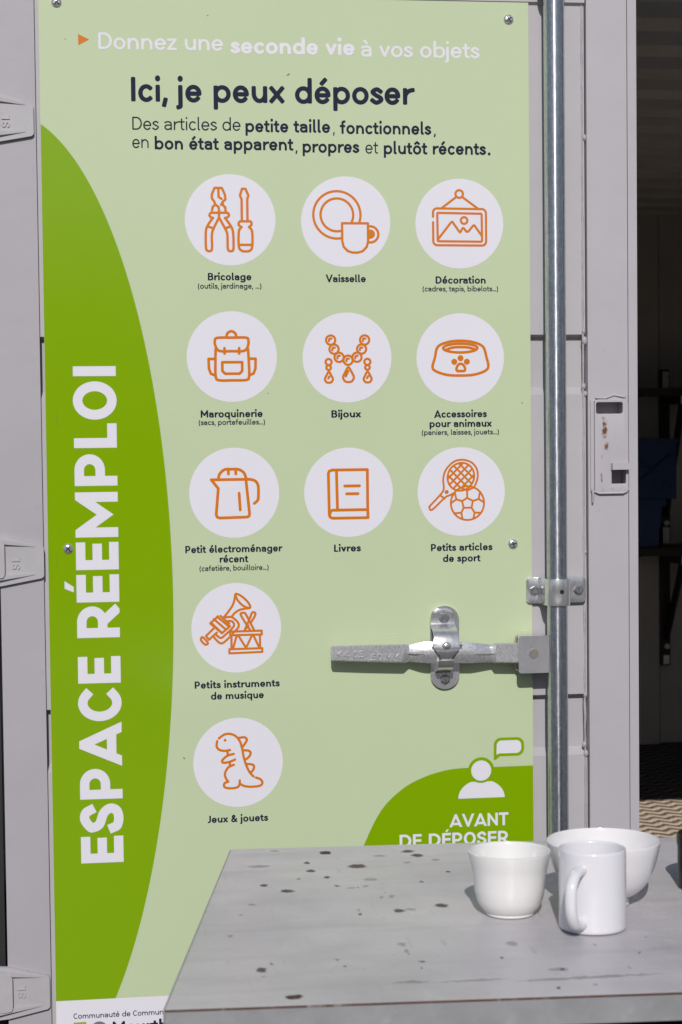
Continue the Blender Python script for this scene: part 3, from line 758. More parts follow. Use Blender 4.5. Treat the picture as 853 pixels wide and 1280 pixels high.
bm = bmesh.new(); tube(bm, [(X(741, 611, YC), YC-.002, Z(741, 611, YC)), (X(741.3, 619, YC), YC-.004, Z(741, 619, YC)), (X(741, 628, YC), YC-.002, Z(741, 628, YC))], [.0022, .0026, .0016], 8); obj('catch_hook', bm, M['sealant'], door, 50)
bm = bmesh.new(); tube(bm, [(X(740, 613, YC), YC+.004, Z(740, 613, YC)), (X(750, 616, YC), YC+.001, Z(750, 616.5, YC)), (X(780, 617, YC), YC+.001, Z(780, 616, YC)), (X(787, 611, YC), YC+.004, Z(787, 611, YC))], .0024, 8); obj('weld', bm, M['stile_paint'], door, 50)
bm = bmesh.new(); tube(bm, [(X(784, 494, YC), -.005, Z(784, 494, YC)), (X(784.5, 503, YC), -.005, Z(784.5, 503, YC)), (X(785, 513, YC), -.0045, Z(785, 513, YC))], [.0018, .0024, .0012], 8)
tube(bm, [(X(745, 497, YC), -.006, Z(745, 497, YC)), (X(758, 498, YC), -.006, Z(758, 497.5, YC)), (X(768, 495, YC), -.005, Z(768, 493.5, YC)), (X(782, 496, YC), -.006, Z(782, 496, YC))], .002, 8); obj('weld', bm, M['stile_paint'], door, 50)

# ------------------------------------------------------------------ the sign
sign = empty('information_sign', 'tall pale green donation sign with round white pictograms, screwed to the container door', 'sign', (.11, 0, .3))
ZT, ZB = Z(660, 2.5), .15
bm = bmesh.new(); box(bm, XL, XR, 0, .003, ZB, ZT, 0)
for f in bm.faces:
    f.normal_update()
    if abs(f.calc_center_median().y) > 1e-4: f.material_index = 1
board = obj('board', bm, [M['light_green'], M['sheet_edge']], sign)
Y1, Y2, Y3 = -.00012, -.00022, -.00034
def dedupe(p):
    o = []
    for q in p:
        if not o or (abs(q[0]-o[-1][0])+abs(q[1]-o[-1][1])) > 1e-5: o.append(q)
    return o
def poly(p):
    p = dedupe(p); return p, [list(range(len(p)))]
xz = lambda px, py: (lambda p: (p.x, p.z))(aty(px, py))
# big leaf-green swoosh up the left side
zf = Z(70, 1252)
ecx, ecz, ea_, eb_ = -.41256, ROW0-.72015, .29481, .91953            # a long upright ellipse, cut by the sign's edge and the footer
t1 = math.acos((XL+.0003-ecx)/ea_); t0 = math.asin((zf-ecz)/eb_)
edge = [(ecx+ea_*cos(t0+(t1-t0)*i/90), ecz+eb_*sin(t0+(t1-t0)*i/90)) for i in range(91)]
flat('side_swoosh', [poly([(XL+.0003, zf)]+edge)], M['green'], sign, Y1)
bm = bmesh.new()
flat('footer_band', [poly([(XL+.0003, ZB+.0003), (XR-.0003, ZB+.0003), (XR-.0003, zf), (XL+.0003, zf)])], M['sign_white'], sign, Y1)
# lower right leaf-green corner with its little speaker
cor = smooth([xz(*p) for p in ((440, 1100), (455.5, 1056), (477, 1013), (504, 986), (531, 971.3), (558, 963), (578, 960.3))], n=8)
zc = Z(630, 958.3)
cor = [p for p in cor if p[1] < zc]
flat('corner_swoosh', [poly(cor+[(XR-.0003, zc), (XR-.0003, cor[0][1])])], M['green'], sign, Y1)
hc = xz(601.8, 963.4); u_ = .0015
def circ(c, r, n=40): return [(c[0]+r*cos(2*pi*i/n), c[1]+r*sin(2*pi*i/n)) for i in range(n)]
px_ = (X(640, 640)-X(440, 640))/200
flat('speaker_halo', [poly(circ(hc, 16.7*px_))], M['green'], sign, Y1-.00006)
flat('speaker_head', [poly(circ(hc, 12.7*px_))], M['sign_white'], sign, Y2-.00006)
sh0, sh1 = xz(573.2, 998.3), xz(631.2, 996.8); zb_ = (sh0[1]+sh1[1])/2
shp = [(sh0[0], zb_), (sh1[0], zb_)]+[(( sh0[0]+sh1[0])/2+(sh1[0]-sh0[0])/2*cos(t), zb_+20.5*px_*min(1, sin(t)*1.12)) for t in [pi*i/40 for i in range(1, 40)]]
nk = hc
shp2 = []
for p in shp:
    d = math.hypot(p[0]-nk[0], p[1]-nk[1])
    if d < 15.6*px_ and p[1] > zb_+.01: p = (p[0], nk[1]-math.sqrt(max(0, (15.6*px_)**2-(p[0]-nk[0])**2)))
    shp2.append(p)
flat('speaker_shoulders', [poly(shp2)], M['sign_white'], sign, Y2-.00006)
b0 = xz(617.5, 922.5); b1 = xz(655.5, 944.5)
bub = rrect(b0[0], b1[0], b1[1], b0[1], 9*px_, 8)
vs, fs = union([bub, [xz(617.6, 935), xz(628, 943), xz(619.5, 950.5), xz(617.5, 949.5)]])
flat('speech_bubble', [(vs, fs)], M['green'], sign, Y1-.00006)
m_ = 3.6*px_
vs, fs = union([rrect(b0[0]+m_, b1[0]-m_, b1[1]+m_, b0[1]-m_, 6.2*px_, 8), [xz(621, 936), xz(628, 940.5), xz(621, 943.5)]])
flat('speech_bubble_centre', [(vs, fs)], M['sign_white'], sign, Y2-.00006)

LT, RG, SBD, BD, XB = .092, .092, .122, .150, .162
def line(name, segs, x0, y0, x1, y1, capx, m, parent=sign, **kw):
    """one line of lettering between two surveyed baseline ends, with its capital height in photo pixels"""
    a, b = aty(x0, y0), aty(x1, y1)
    return fit_text(segs, a.x, b.x, (a.z+b.z)/2, capx*px_/CH*1.02, **kw)
def text(name, rows, m, parent=None):
    return flat(name, [line(name, *r[:6], m, **(r[6] if len(r) > 6 else {})) for r in rows], m, parent or sign, Y3)
text('heading', [([('Donnez une', SBD)], 123, 59, 279, 65.3, 19.3), ([('seconde vie', XB)], 288, 65.5, 443.5, 69.8, 19.3), ([('à vos objets', SBD)], 451.5, 70, 600, 73.6, 19.3)], M['sign_white'])
tri = [xz(97.5, 42), xz(111.5, 49), xz(98, 56)]
flat('arrow_mark', [poly(tri)], M['orange'], sign, Y3)
text('title', [([('Ici, je peux déposer', BD)], 164, 125, 519, 132.7, 29)], M['ink'])
text('subtitle', [([('Des articles de', LT)], 165.5, 161.2, 301, 164, 15.2), ([('petite taille', BD)], 307, 164.2, 413, 166.5, 15.2), ([(',', LT)], 416.5, 166.5, 418.5, 166.5, 15.2), ([('fonctionnels', BD)], 425, 166.8, 539.5, 168.6, 15.2), ([(',', LT)], 542.5, 168.6, 545, 168.6, 15.2),
                  ([('en', LT)], 165.5, 184.8, 186, 185, 15.2), ([('bon état apparent', BD)], 193.5, 185.2, 367, 189.4, 15.2), ([(',', LT)], 369.5, 189.4, 372, 189.4, 15.2), ([('propres', BD)], 378.5, 190, 449.5, 191.5, 15.2), ([('et', LT)], 457, 191.6, 473, 192, 15.2), ([('plutôt récents', BD)], 480, 192, 608, 194, 15.2), ([('.', BD)], 610, 194, 613.5, 194.2, 15.2)], M['ink'])
# vertical title, reading upwards
def vertical(txt, px_bottom, py_bottom, px_top, py_top, capw):
    a, b = aty(px_bottom, py_bottom), aty(px_top, py_top)
    V, F = fit_text([(txt, .172)], a.z, b.z, 0, capw*px_/CH, cap='square', k=1.10, track=.012)
    xb = (a.x+b.x)/2
    return [(xb+.0015-p[1], p[0]) for p in V], F
flat('side_title', [vertical('ESPACE', 153.8, 1077.5, 149.5, 820, 51), vertical('RÉEMPLOI', 149, 796.5, 143.6, 457.5, 51)], M['sign_white'], sign, Y3)
text('corner_title', [([('AVANT', .15)], 562, 1034, 636, 1031.8, 15.8, dict(cap='square', k=1.12)), ([('DE DÉPOSER', .15)], 499.8, 1058.6, 636, 1055.6, 15.8, dict(cap='square', k=1.12))], M['sign_white'])
text('footer_lettering', [([('Communauté de Communes', .12)], 92, 1274.2, 214, 1267.8, 6.6), ([('Meurthe', .16)], 141, 1291, 222, 1287, 13.5)], M['ink'])
flat('footer_mark', [poly([xz(91, 1290), xz(108, 1289), xz(108, 1277.6), xz(92, 1278.6)])], M['olive'], sign, Y3)
ap = [xz(124.5+10.5*cos(radians(a)), 1287-10*sin(radians(a))) for a in range(0, 181, 15)]+[xz(124.5+6.5*cos(radians(a)), 1287-6*sin(radians(a))) for a in range(180, -1, -15)]
flat('footer_mark', [poly(ap)], M['grey_ink'], sign, Y3)

# ---- pictograms: strokes noted on a 853-unit square round each disc
def arcp(cx, cy, rx, ry, a0, a1, n=20): return [(cx+rx*cos(radians(a0+(a1-a0)*i/n)), cy-ry*sin(radians(a0+(a1-a0)*i/n))) for i in range(n+1)]
def ringp(cx, cy, r, ry=None): return ('c', arcp(cx, cy, r, ry or r, 0, 360, 28)[:-1])
def sp(*p): return ('p', smooth(list(p), n=5))
def sc(*p): return ('c', smooth(list(p), True, n=5))
def P(*p): return ('p', list(p))
def Cl(*p): return ('c', list(p))
def drop(cx, cy, r, top): return ('c', smooth([(cx, top), (cx+r*.62, cy-r*.75), (cx+r, cy+r*.15), (cx+r*.62, cy+r*.85), (cx, cy+r), (cx-r*.62, cy+r*.85), (cx-r, cy+r*.15), (cx-r*.62, cy-r*.75)], True, n=4))
def dot(x, y, r): return ('f', [(x+r*cos(2*pi*i/16), y+r*sin(2*pi*i/16)) for i in range(16)])
def mir(st, ax): return (st[0], [(2*ax-x, y) for x, y in st[1]])
icons = []
hl = [P((345,162),(285,162),(262,215),(262,248),(280,272),(290,298),(268,318),(262,345)), P((345,162),(370,215),(374,255),(352,276),(352,302),(372,322),(374,350)), P((316,165),(318,236),(342,252)),
      P((290,298),(316,318),(320,350)), P((352,276),(338,300)), P((252,366),(392,366)), sp((252,366),(240,386),(252,404),(270,408)), sp((392,366),(402,386),(388,404),(370,408)), P((319,366),(319,400)),
      sp((268,408),(222,475),(208,530),(208,655),(222,680),(246,680),(258,655),(258,545),(275,492),(319,405)), P((222,478),(270,494)), sp((368,408),(416,475),(434,530),(436,655),(424,680),(400,680),(388,655),(386,545),(366,492),(319,405)), P((414,478),(370,494)),
      P((508,425),(508,255),(495,222),(513,168),(541,168),(565,222),(555,255),(555,425)), sp((500,482),(480,462),(490,438),(515,436),(555,436),(582,438),(588,462),(568,482)), sp((505,482),(482,520),(480,640),(500,676),(536,684),(574,676),(592,640),(592,520),(566,482)), P((482,630),(592,630))]
icons.append((0, 0, 412, 424, 376, 21, hl))
icons.append((1, 0, 409, 439, 369, 20, [('p', arcp(336,384,195,193,-80,-378,44)), ('p', arcp(336,384,135,134,-76,-387,38)), Cl((378,452),(592,452),(592,600),(580,645),(545,680),(505,691),(465,691),(425,680),(390,645),(378,600)), ('p', arcp(610,542,68,66,95,-95,16)), ('f', [(600,500)]+arcp(610,540,40,38,88,-88,12)+[(600,580)])]))
icons.append((2, 0, 424, 423, 364, 19, [ringp(424,183,31), P((400,206),(280,296)), P((448,206),(575,298)), ('p', [(206,368),(206,330)]+arcp(240,330,34,30,180,90,6)+[(600,304)]+arcp(610,338,35,34,90,0,6)+[(645,565)]+arcp(611,566,34,34,0,-90,6)+[(245,598)]+arcp(240,566,34,32,-90,-180,6)+[(206,412)]),
              Cl((245,336),(606,342),(609,350),(611,560),(605,569),(250,566),(243,560),(241,345)), ringp(463,397,27), P((247,548),(355,412),(366,408),(420,485),(430,494),(448,462),(458,458),(482,488),(498,486),(538,438),(548,436),(608,520))]))
icons.append((0, 1, 428, 432, 375, 23, [sp((385,275),(392,240),(425,222),(458,240),(467,275)), sc((310,276),(430,275),(548,276),(566,300),(562,345),(530,384),(430,387),(325,384),(293,345),(288,300)), sp((294,368),(290,480),(292,600),(322,627),(430,628),(540,626),(568,600),(568,480),(562,368)),
              P((367,362),(367,406)), P((488,362),(488,406)), Cl((347,478),(512,478),(512,550),(490,573),(370,573),(347,550)), P((288,450),(234,450),(236,530),(252,572),(286,586)), P((570,450),(624,450),(622,530),(606,572),(572,586))]))
jw = []
for x, y in ((286,293),(313,367),(354,434),(428,458),(502,434),(541,367),(567,293)): jw += [ringp(x, y, 38), sp((x-14,y+8),(x-10,y-10),(x+6,y-12))]
for x in (267, 588): jw += [ringp(x,472,25), ringp(x,518,19), drop(x+1,608,33,552), P((x+5,590),(x-4,606))]
jw += [drop(430,592,45,515), P((430,545),(407,590))]
icons.append((1, 1, 421, 436, 368, 19, jw))
icons.append((2, 1, 431, 441, 362, 22, [sc((245,350),(330,312),(430,302),(530,312),(618,350),(648,440),(662,512),(630,550),(540,578),(430,584),(322,578),(232,550),(200,515),(220,440)), ringp(431,361,142,36), ('f', [(292,345),(350,316),(430,306),(512,316),(570,345),(540,338),(430,328),(322,338)]), sp((305,378),(360,358),(430,353),(505,358),(560,376)),
              dot(380,472,25), dot(432,443,25), dot(484,472,25), sc((398,525),(412,498),(432,488),(454,498),(469,525),(462,546),(432,547),(404,546))]))
icons.append((0, 2, 414, 432, 372, 24, [P((225,322),(282,395),(262,610),(270,630),(290,638),(512,634),(532,628),(538,610),(512,335)), P((225,322),(545,322)), sp((545,322),(590,338),(612,380),(612,470),(605,498),(578,522)), sp((285,312),(295,275),(335,240),(395,237),(452,240),(495,268),(512,312)), P((367,245),(367,276)), P((428,245),(428,276)), P((453,436),(461,574))]))
icons.append((1, 2, 434, 428, 366, 24, [P((590,572),(590,244),(300,244),(276,252),(268,272),(272,610),(280,630),(300,638),(592,638),(590,572)), P((335,248),(340,570)), P((276,606),(284,580),(300,572),(590,572)), P((402,376),(524,376)), P((417,440),(511,440))]))
rk = [('p', smooth([(330,452),(290,470),(185,566),(162,548),(172,530),(258,440),(282,395),(278,320),(300,245),(365,180),(440,164),(515,188),(558,245),(562,315),(538,380)], n=5)), P((255,452),(288,478)), P((330,452),(362,436)), dot(305,424,17)]
ec, ea, eb, er = (424, 302), 108, 116, radians(35)
def ell(t): x, y = ea*cos(t), eb*sin(t); return (ec[0]+x*cos(er)-y*sin(er), ec[1]+x*sin(er)+y*cos(er))
rk += [('c', [ell(2*pi*i/32) for i in range(32)])]
for sgn in (1, -1):
    for off in (-66, -22, 22, 66):
        d = (cos(radians(45)), sgn*sin(radians(45))); n_ = (-d[1], d[0]); L_ = math.sqrt(max(0, 112**2-off**2))-3
        a = (ec[0]+n_[0]*off-d[0]*L_, ec[1]+n_[1]*off-d[1]*L_); b = (ec[0]+n_[0]*off+d[0]*L_, ec[1]+n_[1]*off+d[1]*L_)
        # the ball hides the strings' lower ends
        pts = [(a[0]+(b[0]-a[0])*i/24, a[1]+(b[1]-a[1])*i/24) for i in range(25)]
        pts = [p for p in pts if math.hypot(p[0]-477, p[1]-517) > 138]
        if len(pts) > 1: rk.append(('p', [pts[0], pts[-1]]))
rk += [ringp(477,517,138), Cl((475,475),(522,500),(510,555),(445,555),(432,500)), P((475,475),(475,415)), P((522,500),(570,485)), P((510,555),(535,595)), P((445,555),(425,595)), P((432,500),(385,485)), P((418,388),(475,415),(535,388)), P((582,425),(570,485),(612,512)), P((525,645),(535,595),(590,598)), P((366,598),(425,595),(435,645)), P((372,430),(385,485),(342,515))]
icons.append((2, 2, 427, 423, 361, 16, rk))
tr = [Cl((378,457),(640,455),(640,487),(378,487)), Cl((370,603),(643,601),(643,632),(370,637)), P((388,490),(388,600)), P((625,490),(625,600)), P((432,490),(400,600)), P((445,490),(508,595)), P((560,490),(508,595)), P((570,490),(620,600)),
      sp((545,450),(470,325),(478,305),(498,304),(515,325),(575,445)), sp((500,445),(545,345),(562,305),(582,302),(588,325),(552,385)), P((500,445),(530,410)),
      sc((428,146),(468,160),(520,205),(548,252),(535,264),(488,244),(442,195)), sp((425,150),(408,225),(370,285),(325,340)), sp((540,266),(470,275),(425,298),(390,335)),
      P((220,378),(310,466)), P((245,350),(345,440)), P((272,330),(370,415)), P((228,372),(280,328)), P((215,385),(310,468),(378,412)), P((262,345),(235,318)) if 0 else P((300,325),(372,392)),
      sp((345,338),(395,338),(445,385),(445,425),(400,470)), sp((365,368),(395,372),(412,400),(395,430),(340,480),(300,508),(262,480)), sp((370,505),(320,548),(285,545),(235,490)), P((240,430),(178,488)), P((268,462),(202,520)), P((178,488),(202,520)), sc((137,508),(152,498),(190,540),(188,556),(168,558),(140,528))]
icons.append((0, 3, 430, 427, 372, 19, tr))
dn = [sp((258,210),(300,181),(345,175),(395,195),(430,240),(448,300),(460,370),(480,440),(508,500),(540,536)), sp((243,232),(238,275),(258,304),(300,315),(348,310)), P((325,318),(330,350)), sp((378,343),(325,357),(285,390),(288,412),(335,410),(388,390)), P((345,412),(345,440)), sp((378,433),(330,455),(303,505),(312,545),(330,572)),
      sp((328,572),(298,585),(298,614),(335,627),(395,624),(420,605),(425,565)), sp((428,592),(460,612),(520,621),(590,615),(612,592),(598,562),(560,546)), sp((420,212),(470,208),(488,230),(472,260),(452,288)), sp((462,315),(505,322),(518,345),(500,375),(476,392)), sp((485,430),(535,438),(545,462),(530,490),(512,505)), dot(308,227,12)]
icons.append((0, 4, 414, 415, 370, 20, dn))
RAD = .0850
CENTRES = {(0,0): (288, 274.6), (1,0): (432.5, 276.9), (2,0): (574.6, 279.4), (0,1): (290.1, 445.7), (1,1): (434.2, 446.8), (2,1): (575.8, 447.3), (0,2): (293.1, 616), (1,2): (436.1, 615.4), (2,2): (577, 614.5), (0,3): (295.6, 784.9), (0,4): (297.9, 953.2)}
caps = {(0,0): ([('Bricolage', 260, 350.2, 314.5, 350.4)], [('(outils, jardinage, ...)', 247.5, 360.4, 327, 361)]),
        (1,0): ([('Vaisselle', 407.5, 352.4, 457.5, 352.8)], []),
        (2,0): ([('Décoration', 544.8, 354.2, 607.5, 354.6)], [('(cadres, tapis, bibelots...)', 528.5, 363.8, 623, 364.4)]),
        (0,1): ([('Maroquinerie', 251, 521.6, 328.5, 521.6)], [('(sacs, portefeuilles...)', 248.5, 531, 331.5, 531)]),
        (1,1): ([('Bijoux', 414.5, 521.8, 451.5, 521.8)], []),
        (2,1): ([('Accessoires', 543, 521.8, 609, 521.6), ('pour animaux', 537.2, 533.8, 615, 533.6)], [('(paniers, laisses, jouets...)', 527.5, 543.4, 624, 543.4)]),
        (0,2): ([('Petit électroménager', 231.8, 690.8, 353.5, 690.2), ('récent', 274.8, 703.2, 310.5, 703)], [('(cafetière, bouilloire...)', 249.5, 713.4, 336, 713)]),
        (1,2): ([('Livres', 417.8, 689.6, 451.5, 689.4)], []),
        (2,2): ([('Petits articles', 539, 688.6, 616, 688.2), ('de sport', 554, 702.2, 601, 702)], []),
        (0,3): ([('Petits instruments', 243.5, 860, 350, 859.2), ('de musique', 263.8, 874, 330, 873.6)], []),
        (0,4): ([('Jeux & jouets', 259.8, 1028, 335.5, 1027.2)], [])}
for i, j, cx, cy, R_, sw, st in icons:
    ctr = xz(*CENTRES[(i, j)])
    d = flat('icon_disc', [poly(circ(ctr, RAD, 64))], M['sign_white'], sign, Y1-.00006)
    k_ = RAD/R_
    polys = stroke_polys(st, sw/2, 'round')
    polys = [[(ctr[0]+(x-cx)*k_, ctr[1]-(y-cy)*k_) for x, y in p] for p in polys]
    sca = 10.0
    vs, fs = union([[(x*sca, y*sca) for x, y in p] for p in polys])
    flat('pictogram', [([(x/sca, y/sca) for x, y in vs], fs)], M['orange'], d, Y3)
    big, small = caps[(i, j)]
    flat('caption', [line('', [(t, .176)], x0, y0, x1, y1, 8.8, None, k=1.4) for t, x0, y0, x1, y1 in big]+[line('', [(t, .132)], x0, y0, x1, y1, 6.5, None, k=1.2) for t, x0, y0, x1, y1 in small], M['ink'], d, Y3)
# small scuffs and specks on the print
def sliver(a, b, wd):
    a, b = xz(*a), xz(*b); d = Vector((b[0]-a[0], b[1]-a[1])).normalized(); n = Vector((-d.y, d.x))*wd/2; m = ((a[0]+b[0])/2, (a[1]+b[1])/2)
    return [a, (m[0]+n.x, m[1]+n.y), b, (m[0]-n.x, m[1]-n.y)]
M['scuff'] = mat('pale scuff', (.62, .67, .52), .5, var=.1); M['speck'] = mat('brown grit', (.16, .12, .06), .7, var=.2); M['dark_scratch'] = mat('dark green scratch', (.12, .22, .01), .5, var=.1)
for a, b, wd, m in (((648, 788.5), (668, 788), .0012, 'scuff'), ((470, 793), (515, 791), .0008, 'scuff'), ((358, 94.5), (363, 91.5), .0025, 'speck'), ((258.5, 19.2), (261, 18.8), .002, 'speck'), ((80.5, 48.3), (82.5, 48.6), .002, 'speck'), ((229, 946), (231.5, 949.5), .0025, 'speck'), ((334.5, 491), (336, 492.5), .002, 'speck'), ((652, 502), (654, 505), .0018, 'speck'), ((69.8, 512), (72.8, 538), .0013, 'dark_scratch'), ((71, 690), (72, 712), .001, 'dark_scratch')):
    flat('scuff' if m != 'speck' else 'grit_speck', [poly(sliver(a, b, wd))], M[m], sign, Y3-.0001)
# screws with crossed slots
for px, py in ((70.5, 2.5), (636, 24), (85.2, 686), (641.5, 680)):
    c = aty(px, py); r = 6.3*px_
    bm = bmesh.new()
    n = 24; rings = []
    for q, yy in ((1.0, -.0002), (.98, -.0012), (.82, -.0030), (.55, -.0040), (.2, -.0044)):
        rings.append([bm.verts.new((c.x+r*q*cos(2*pi*k/n), yy, c.z+r*q*sin(2*pi*k/n))) for k in range(n)])
    for a, b in zip(rings, rings[1:]):
        for k in range(n): bm.faces.new((a[k], a[(k+1) % n], b[(k+1) % n], b[k]))
    bm.faces.new(rings[-1])
    sw_ = obj('screw', bm, M['zinc'], sign, 60)
    bm = bmesh.new(); a0 = random.uniform(.3, 1.2)
    for q in (0, pi/2):
        dx, dz = cos(a0+q), sin(a0+q); t = r*.10; l = r*.62
        prism(bm, [(c.x+dx*l-dz*t, c.z+dz*l+dx*t), (c.x+dx*l+dz*t, c.z+dz*l-dx*t), (c.x-dx*l+dz*t, c.z-dz*l-dx*t), (c.x-dx*l-dz*t, c.z-dz*l+dx*t)], -.0046-.0001*(q > 0), -.0038)
    obj('cross_slot', bm, M['blackhole'], sw_)

# ------------------------------------------------------------------ inside the container
# woven mat on the floor
def woven(name, cols):
    m = bpy.data.materials.new(name); m.use_nodes = True
    nt = m.node_tree; N = nt.nodes; L = nt.links; b = N['Principled BSDF']; b.inputs['Roughness'].default_value = .85
    co = N.new('ShaderNodeTexCoord'); s = N.new('ShaderNodeSeparateXYZ'); L.new(co.outputs['Object'], s.inputs[0])
    def mth(op, a, bb=None, c=None):
        n = N.new('ShaderNodeMath'); n.operation = op
        for i, q in enumerate((a, bb, c)):
            if q is None: continue
            if isinstance(q, (int, float)): n.inputs[i].default_value = q
            else: L.new(q, n.inputs[i])
        return n.outputs[0]
    no = N.new('ShaderNodeTexNoise'); no.inputs['Scale'].default_value = 26; L.new(co.outputs['Object'], no.inputs['Vector'])
    xw = mth('MULTIPLY_ADD', no.outputs['Fac'], .02, s.outputs['X'])
    z = mth('PINGPONG', xw, .038)
    yy = mth('MULTIPLY_ADD', z, 1.0, s.outputs['Y'])
    ph = mth('MULTIPLY', yy, 2*pi/.066)
    wv = mth('MULTIPLY_ADD', mth('SINE', ph), .5, .5)
    ph2 = mth('SINE', mth('MULTIPLY', mth('SUBTRACT', s.outputs['X'], mth('MULTIPLY', s.outputs['Y'], .6)), 2*pi/.012))
    h = mth('MULTIPLY_ADD', ph2, .18, wv)
    cr = N.new('ShaderNodeValToRGB'); e = cr.color_ramp.elements
    e[0].position = .12; e[0].color = cols[0]; e[1].position = .85; e[1].color = cols[2]
    q = cr.color_ramp.elements.new(.45); q.color = cols[1]
    L.new(h, cr.inputs[0]); L.new(cr.outputs[0], b.inputs['Base Color'])
    bu = N.new('ShaderNodeBump'); bu.inputs['Distance'].default_value = .006; L.new(h, bu.inputs['Height']); L.new(bu.outputs[0], b.inputs['Normal'])
    return m
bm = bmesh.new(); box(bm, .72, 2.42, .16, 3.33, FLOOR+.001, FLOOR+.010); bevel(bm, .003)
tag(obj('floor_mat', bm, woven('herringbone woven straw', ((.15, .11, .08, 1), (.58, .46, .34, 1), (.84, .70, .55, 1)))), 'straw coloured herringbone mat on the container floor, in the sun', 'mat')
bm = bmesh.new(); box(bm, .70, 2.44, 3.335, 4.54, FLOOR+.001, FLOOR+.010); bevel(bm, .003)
tag(obj('floor_mat', bm, woven('woven fibre darkened as shade', ((.03, .03, .033, 1), (.07, .07, .078, 1), (.15, .15, .165, 1)))), 'woven mat on the back floor of the container, coloured dark to imitate the shade there', 'mat')  # near-black colours stand in for the roof's shade on the back floor
# two bracket shelves on the back wall
def shelf(py, label, xa, leg_len):
    Yb, Yf = BACK-.002, BACK-.30
    zt_ = Z(840, py, Yf)
    root = empty('wall_shelf', label, 'shelf', (xa, Yb, zt_), 'black bracket shelves on the back wall')
    bm = bmesh.new(); box(bm, xa-1.2, RW-.06, Yf+.01, Yb, zt_-.018, zt_+.016); bevel(bm, .003); obj('shelf_board', bm, M['board_dark'], root)
    for q in (0, -.75):
        x = xa+q
        bm = bmesh.new()
        t = .018
        # open square tube: four walls
        z0, z1 = zt_-.018-2*t-.001, zt_-.0195
        for (x0, x1, a, b_) in ((x-t, x-t+.004, z0, z1), (x+t-.004, x+t, z0, z1), (x-t+.004, x+t-.004, z0, z0+.004), (x-t+.004, x+t-.004, z1-.004, z1)):
            box(bm, x0, x1, Yf-.01, Yb, a, b_)
        obj('bracket_arm', bm, M['steel_dark'], root)
        bm = bmesh.new()
        for (x0, x1, a, b_) in ((x-t-.0005, x-t+.0045, z0-.0005, z1+.0003), (x+t-.0045, x+t+.0005, z0-.0005, z1+.0003), (x-t+.0045, x+t-.0045, z0-.0005, z0+.004), (x-t+.0045, x+t-.0045, z1-.004, z1+.0003)):
            box(bm, x0, x1, Yf-.0125, Yf-.0102, a, b_)
        obj('tube_end', bm, M['plate'], root)
        bm = bmesh.new(); box(bm, x-.02, x+.02, Yb-.03, Yb-.001, zt_-leg_len, zt_+.10); bevel(bm, .002); obj('bracket_leg', bm, M['steel_dark'], root)
        bm = bmesh.new(); tube(bm, [(x, Yf+.03, z0+.004), (x, Yb-.035, zt_-leg_len+.12)], .016, 4); obj('bracket_brace', bm, M['steel_dark'], root)
        bm = bmesh.new(); box(bm, x-.013, x+.016, Yb-.034, Yb-.0305, zt_+.020, zt_+.092); bevel(bm, .001)
        obj('end_plate', bm, M['plate'], root)
        bm = bmesh.new(); hexbolt(bm, x+.004, zt_-leg_len+.085, Yb-.0302, .013, .008); obj('bolt', bm, M['plate'], root); bm = bmesh.new(); box(bm, x-.012, x+.014, Yb-.033, Yb-.0302, zt_-leg_len+.006, zt_-leg_len+.045); obj('end_plate', bm, M['plate'], root)
xs_ = X(832, 560, BACK-.03)
shelf(489, 'upper black bracket shelf on the back wall, empty, above the blue crates', xs_, .66)
shelf(690, 'lower black bracket shelf carrying the two blue crates', xs_, .52)
# folding crate on top of a plain tub
Yc = BACK-.27
zs = Z(840, 690, BACK-.30)+.0175
def crate():
    x1 = X(846, 590, Yc); x0 = x1-.60; z0 = Z(820, 624, Yc); z1 = Z(820, 553, Yc); yb = Yc+.235
    root = empty('folding_crate', 'blue lattice folding crate stacked on a plain blue tub', 'crate', ((x0+x1)/2, Yc+.12, z0))
    t = .008
    bm = bmesh.new(); box(bm, x0, x1, Yc, yb, z0, z0+t); obj('base', bm, M['blue_plastic'], root)
    def wall(along, which):
        bm = bmesh.new()
        a0, a1 = (x0, x1) if along == 'x' else (Yc+t, yb-t)
        def bx(u0, u1, w0, w1, where, th=t):
            if along == 'x': box(bm, u0, u1, where, where+th, w0, w1)
            else: box(bm, where, where+th, u0, u1, w0, w1)
        for where in (((Yc, yb-t) if along == 'x' else (x0, x1-t))[which],):
            bx(a0, a1, z1-.045, z1, where); bx(a0, a1, z0+t, z0+.045, where)
            bx(a0, a0+.022, z0+.045, z1-.045, where); bx(a1-.022, a1, z0+.045, z1-.045, where)
            bx(a0+.022, a1-.022, (z0+z1)/2-.008, (z0+z1)/2+.008, where+.001, t-.002)
            n = max(3, int((a1-a0)/.045))
            for i in range(1, n): 
                u = a0+.022+(a1-a0-.044)*i/n; bx(u-.004, u+.004, z0+.045, z1-.045, where+.0015, t-.003)
            bx(a0+.022, a1-.022, z0+.045, z1-.045, where+.0035, .002)
        return bm
    for ax in 'xy':
        for which in (0, 1): obj('long_side' if ax == 'x' else 'short_side', wall(ax, which), M['blue_plastic'], root)
    bm = bmesh.new()
    for q in range(3):
        u0 = x1-.03-.19*q
        for s_ in (1, -1):
            a, b_ = (u0-.17, u0) if s_ > 0 else (u0, u0-.17)
            tube(bm, [(a, Yc-.001, z0+.05), (b_, Yc-.001, z1-.05)], .005, 6)
    obj('cross_ribs', bm, M['blue_plastic'], root)
    bm = bmesh.new(); box(bm, x0-.008, x1+.008, Yc-.012, yb+.012, z1, z1+.014); box(bm, x0+.006, x1-.006, Yc+.004, yb-.004, z1-.002, z1+.016); bevel(bm, .003)
    obj('rim', bm, M['blue_plastic'], root)
    return x0, x1, z0, yb
cx0_, cx1_, cz0_, cyb = crate()
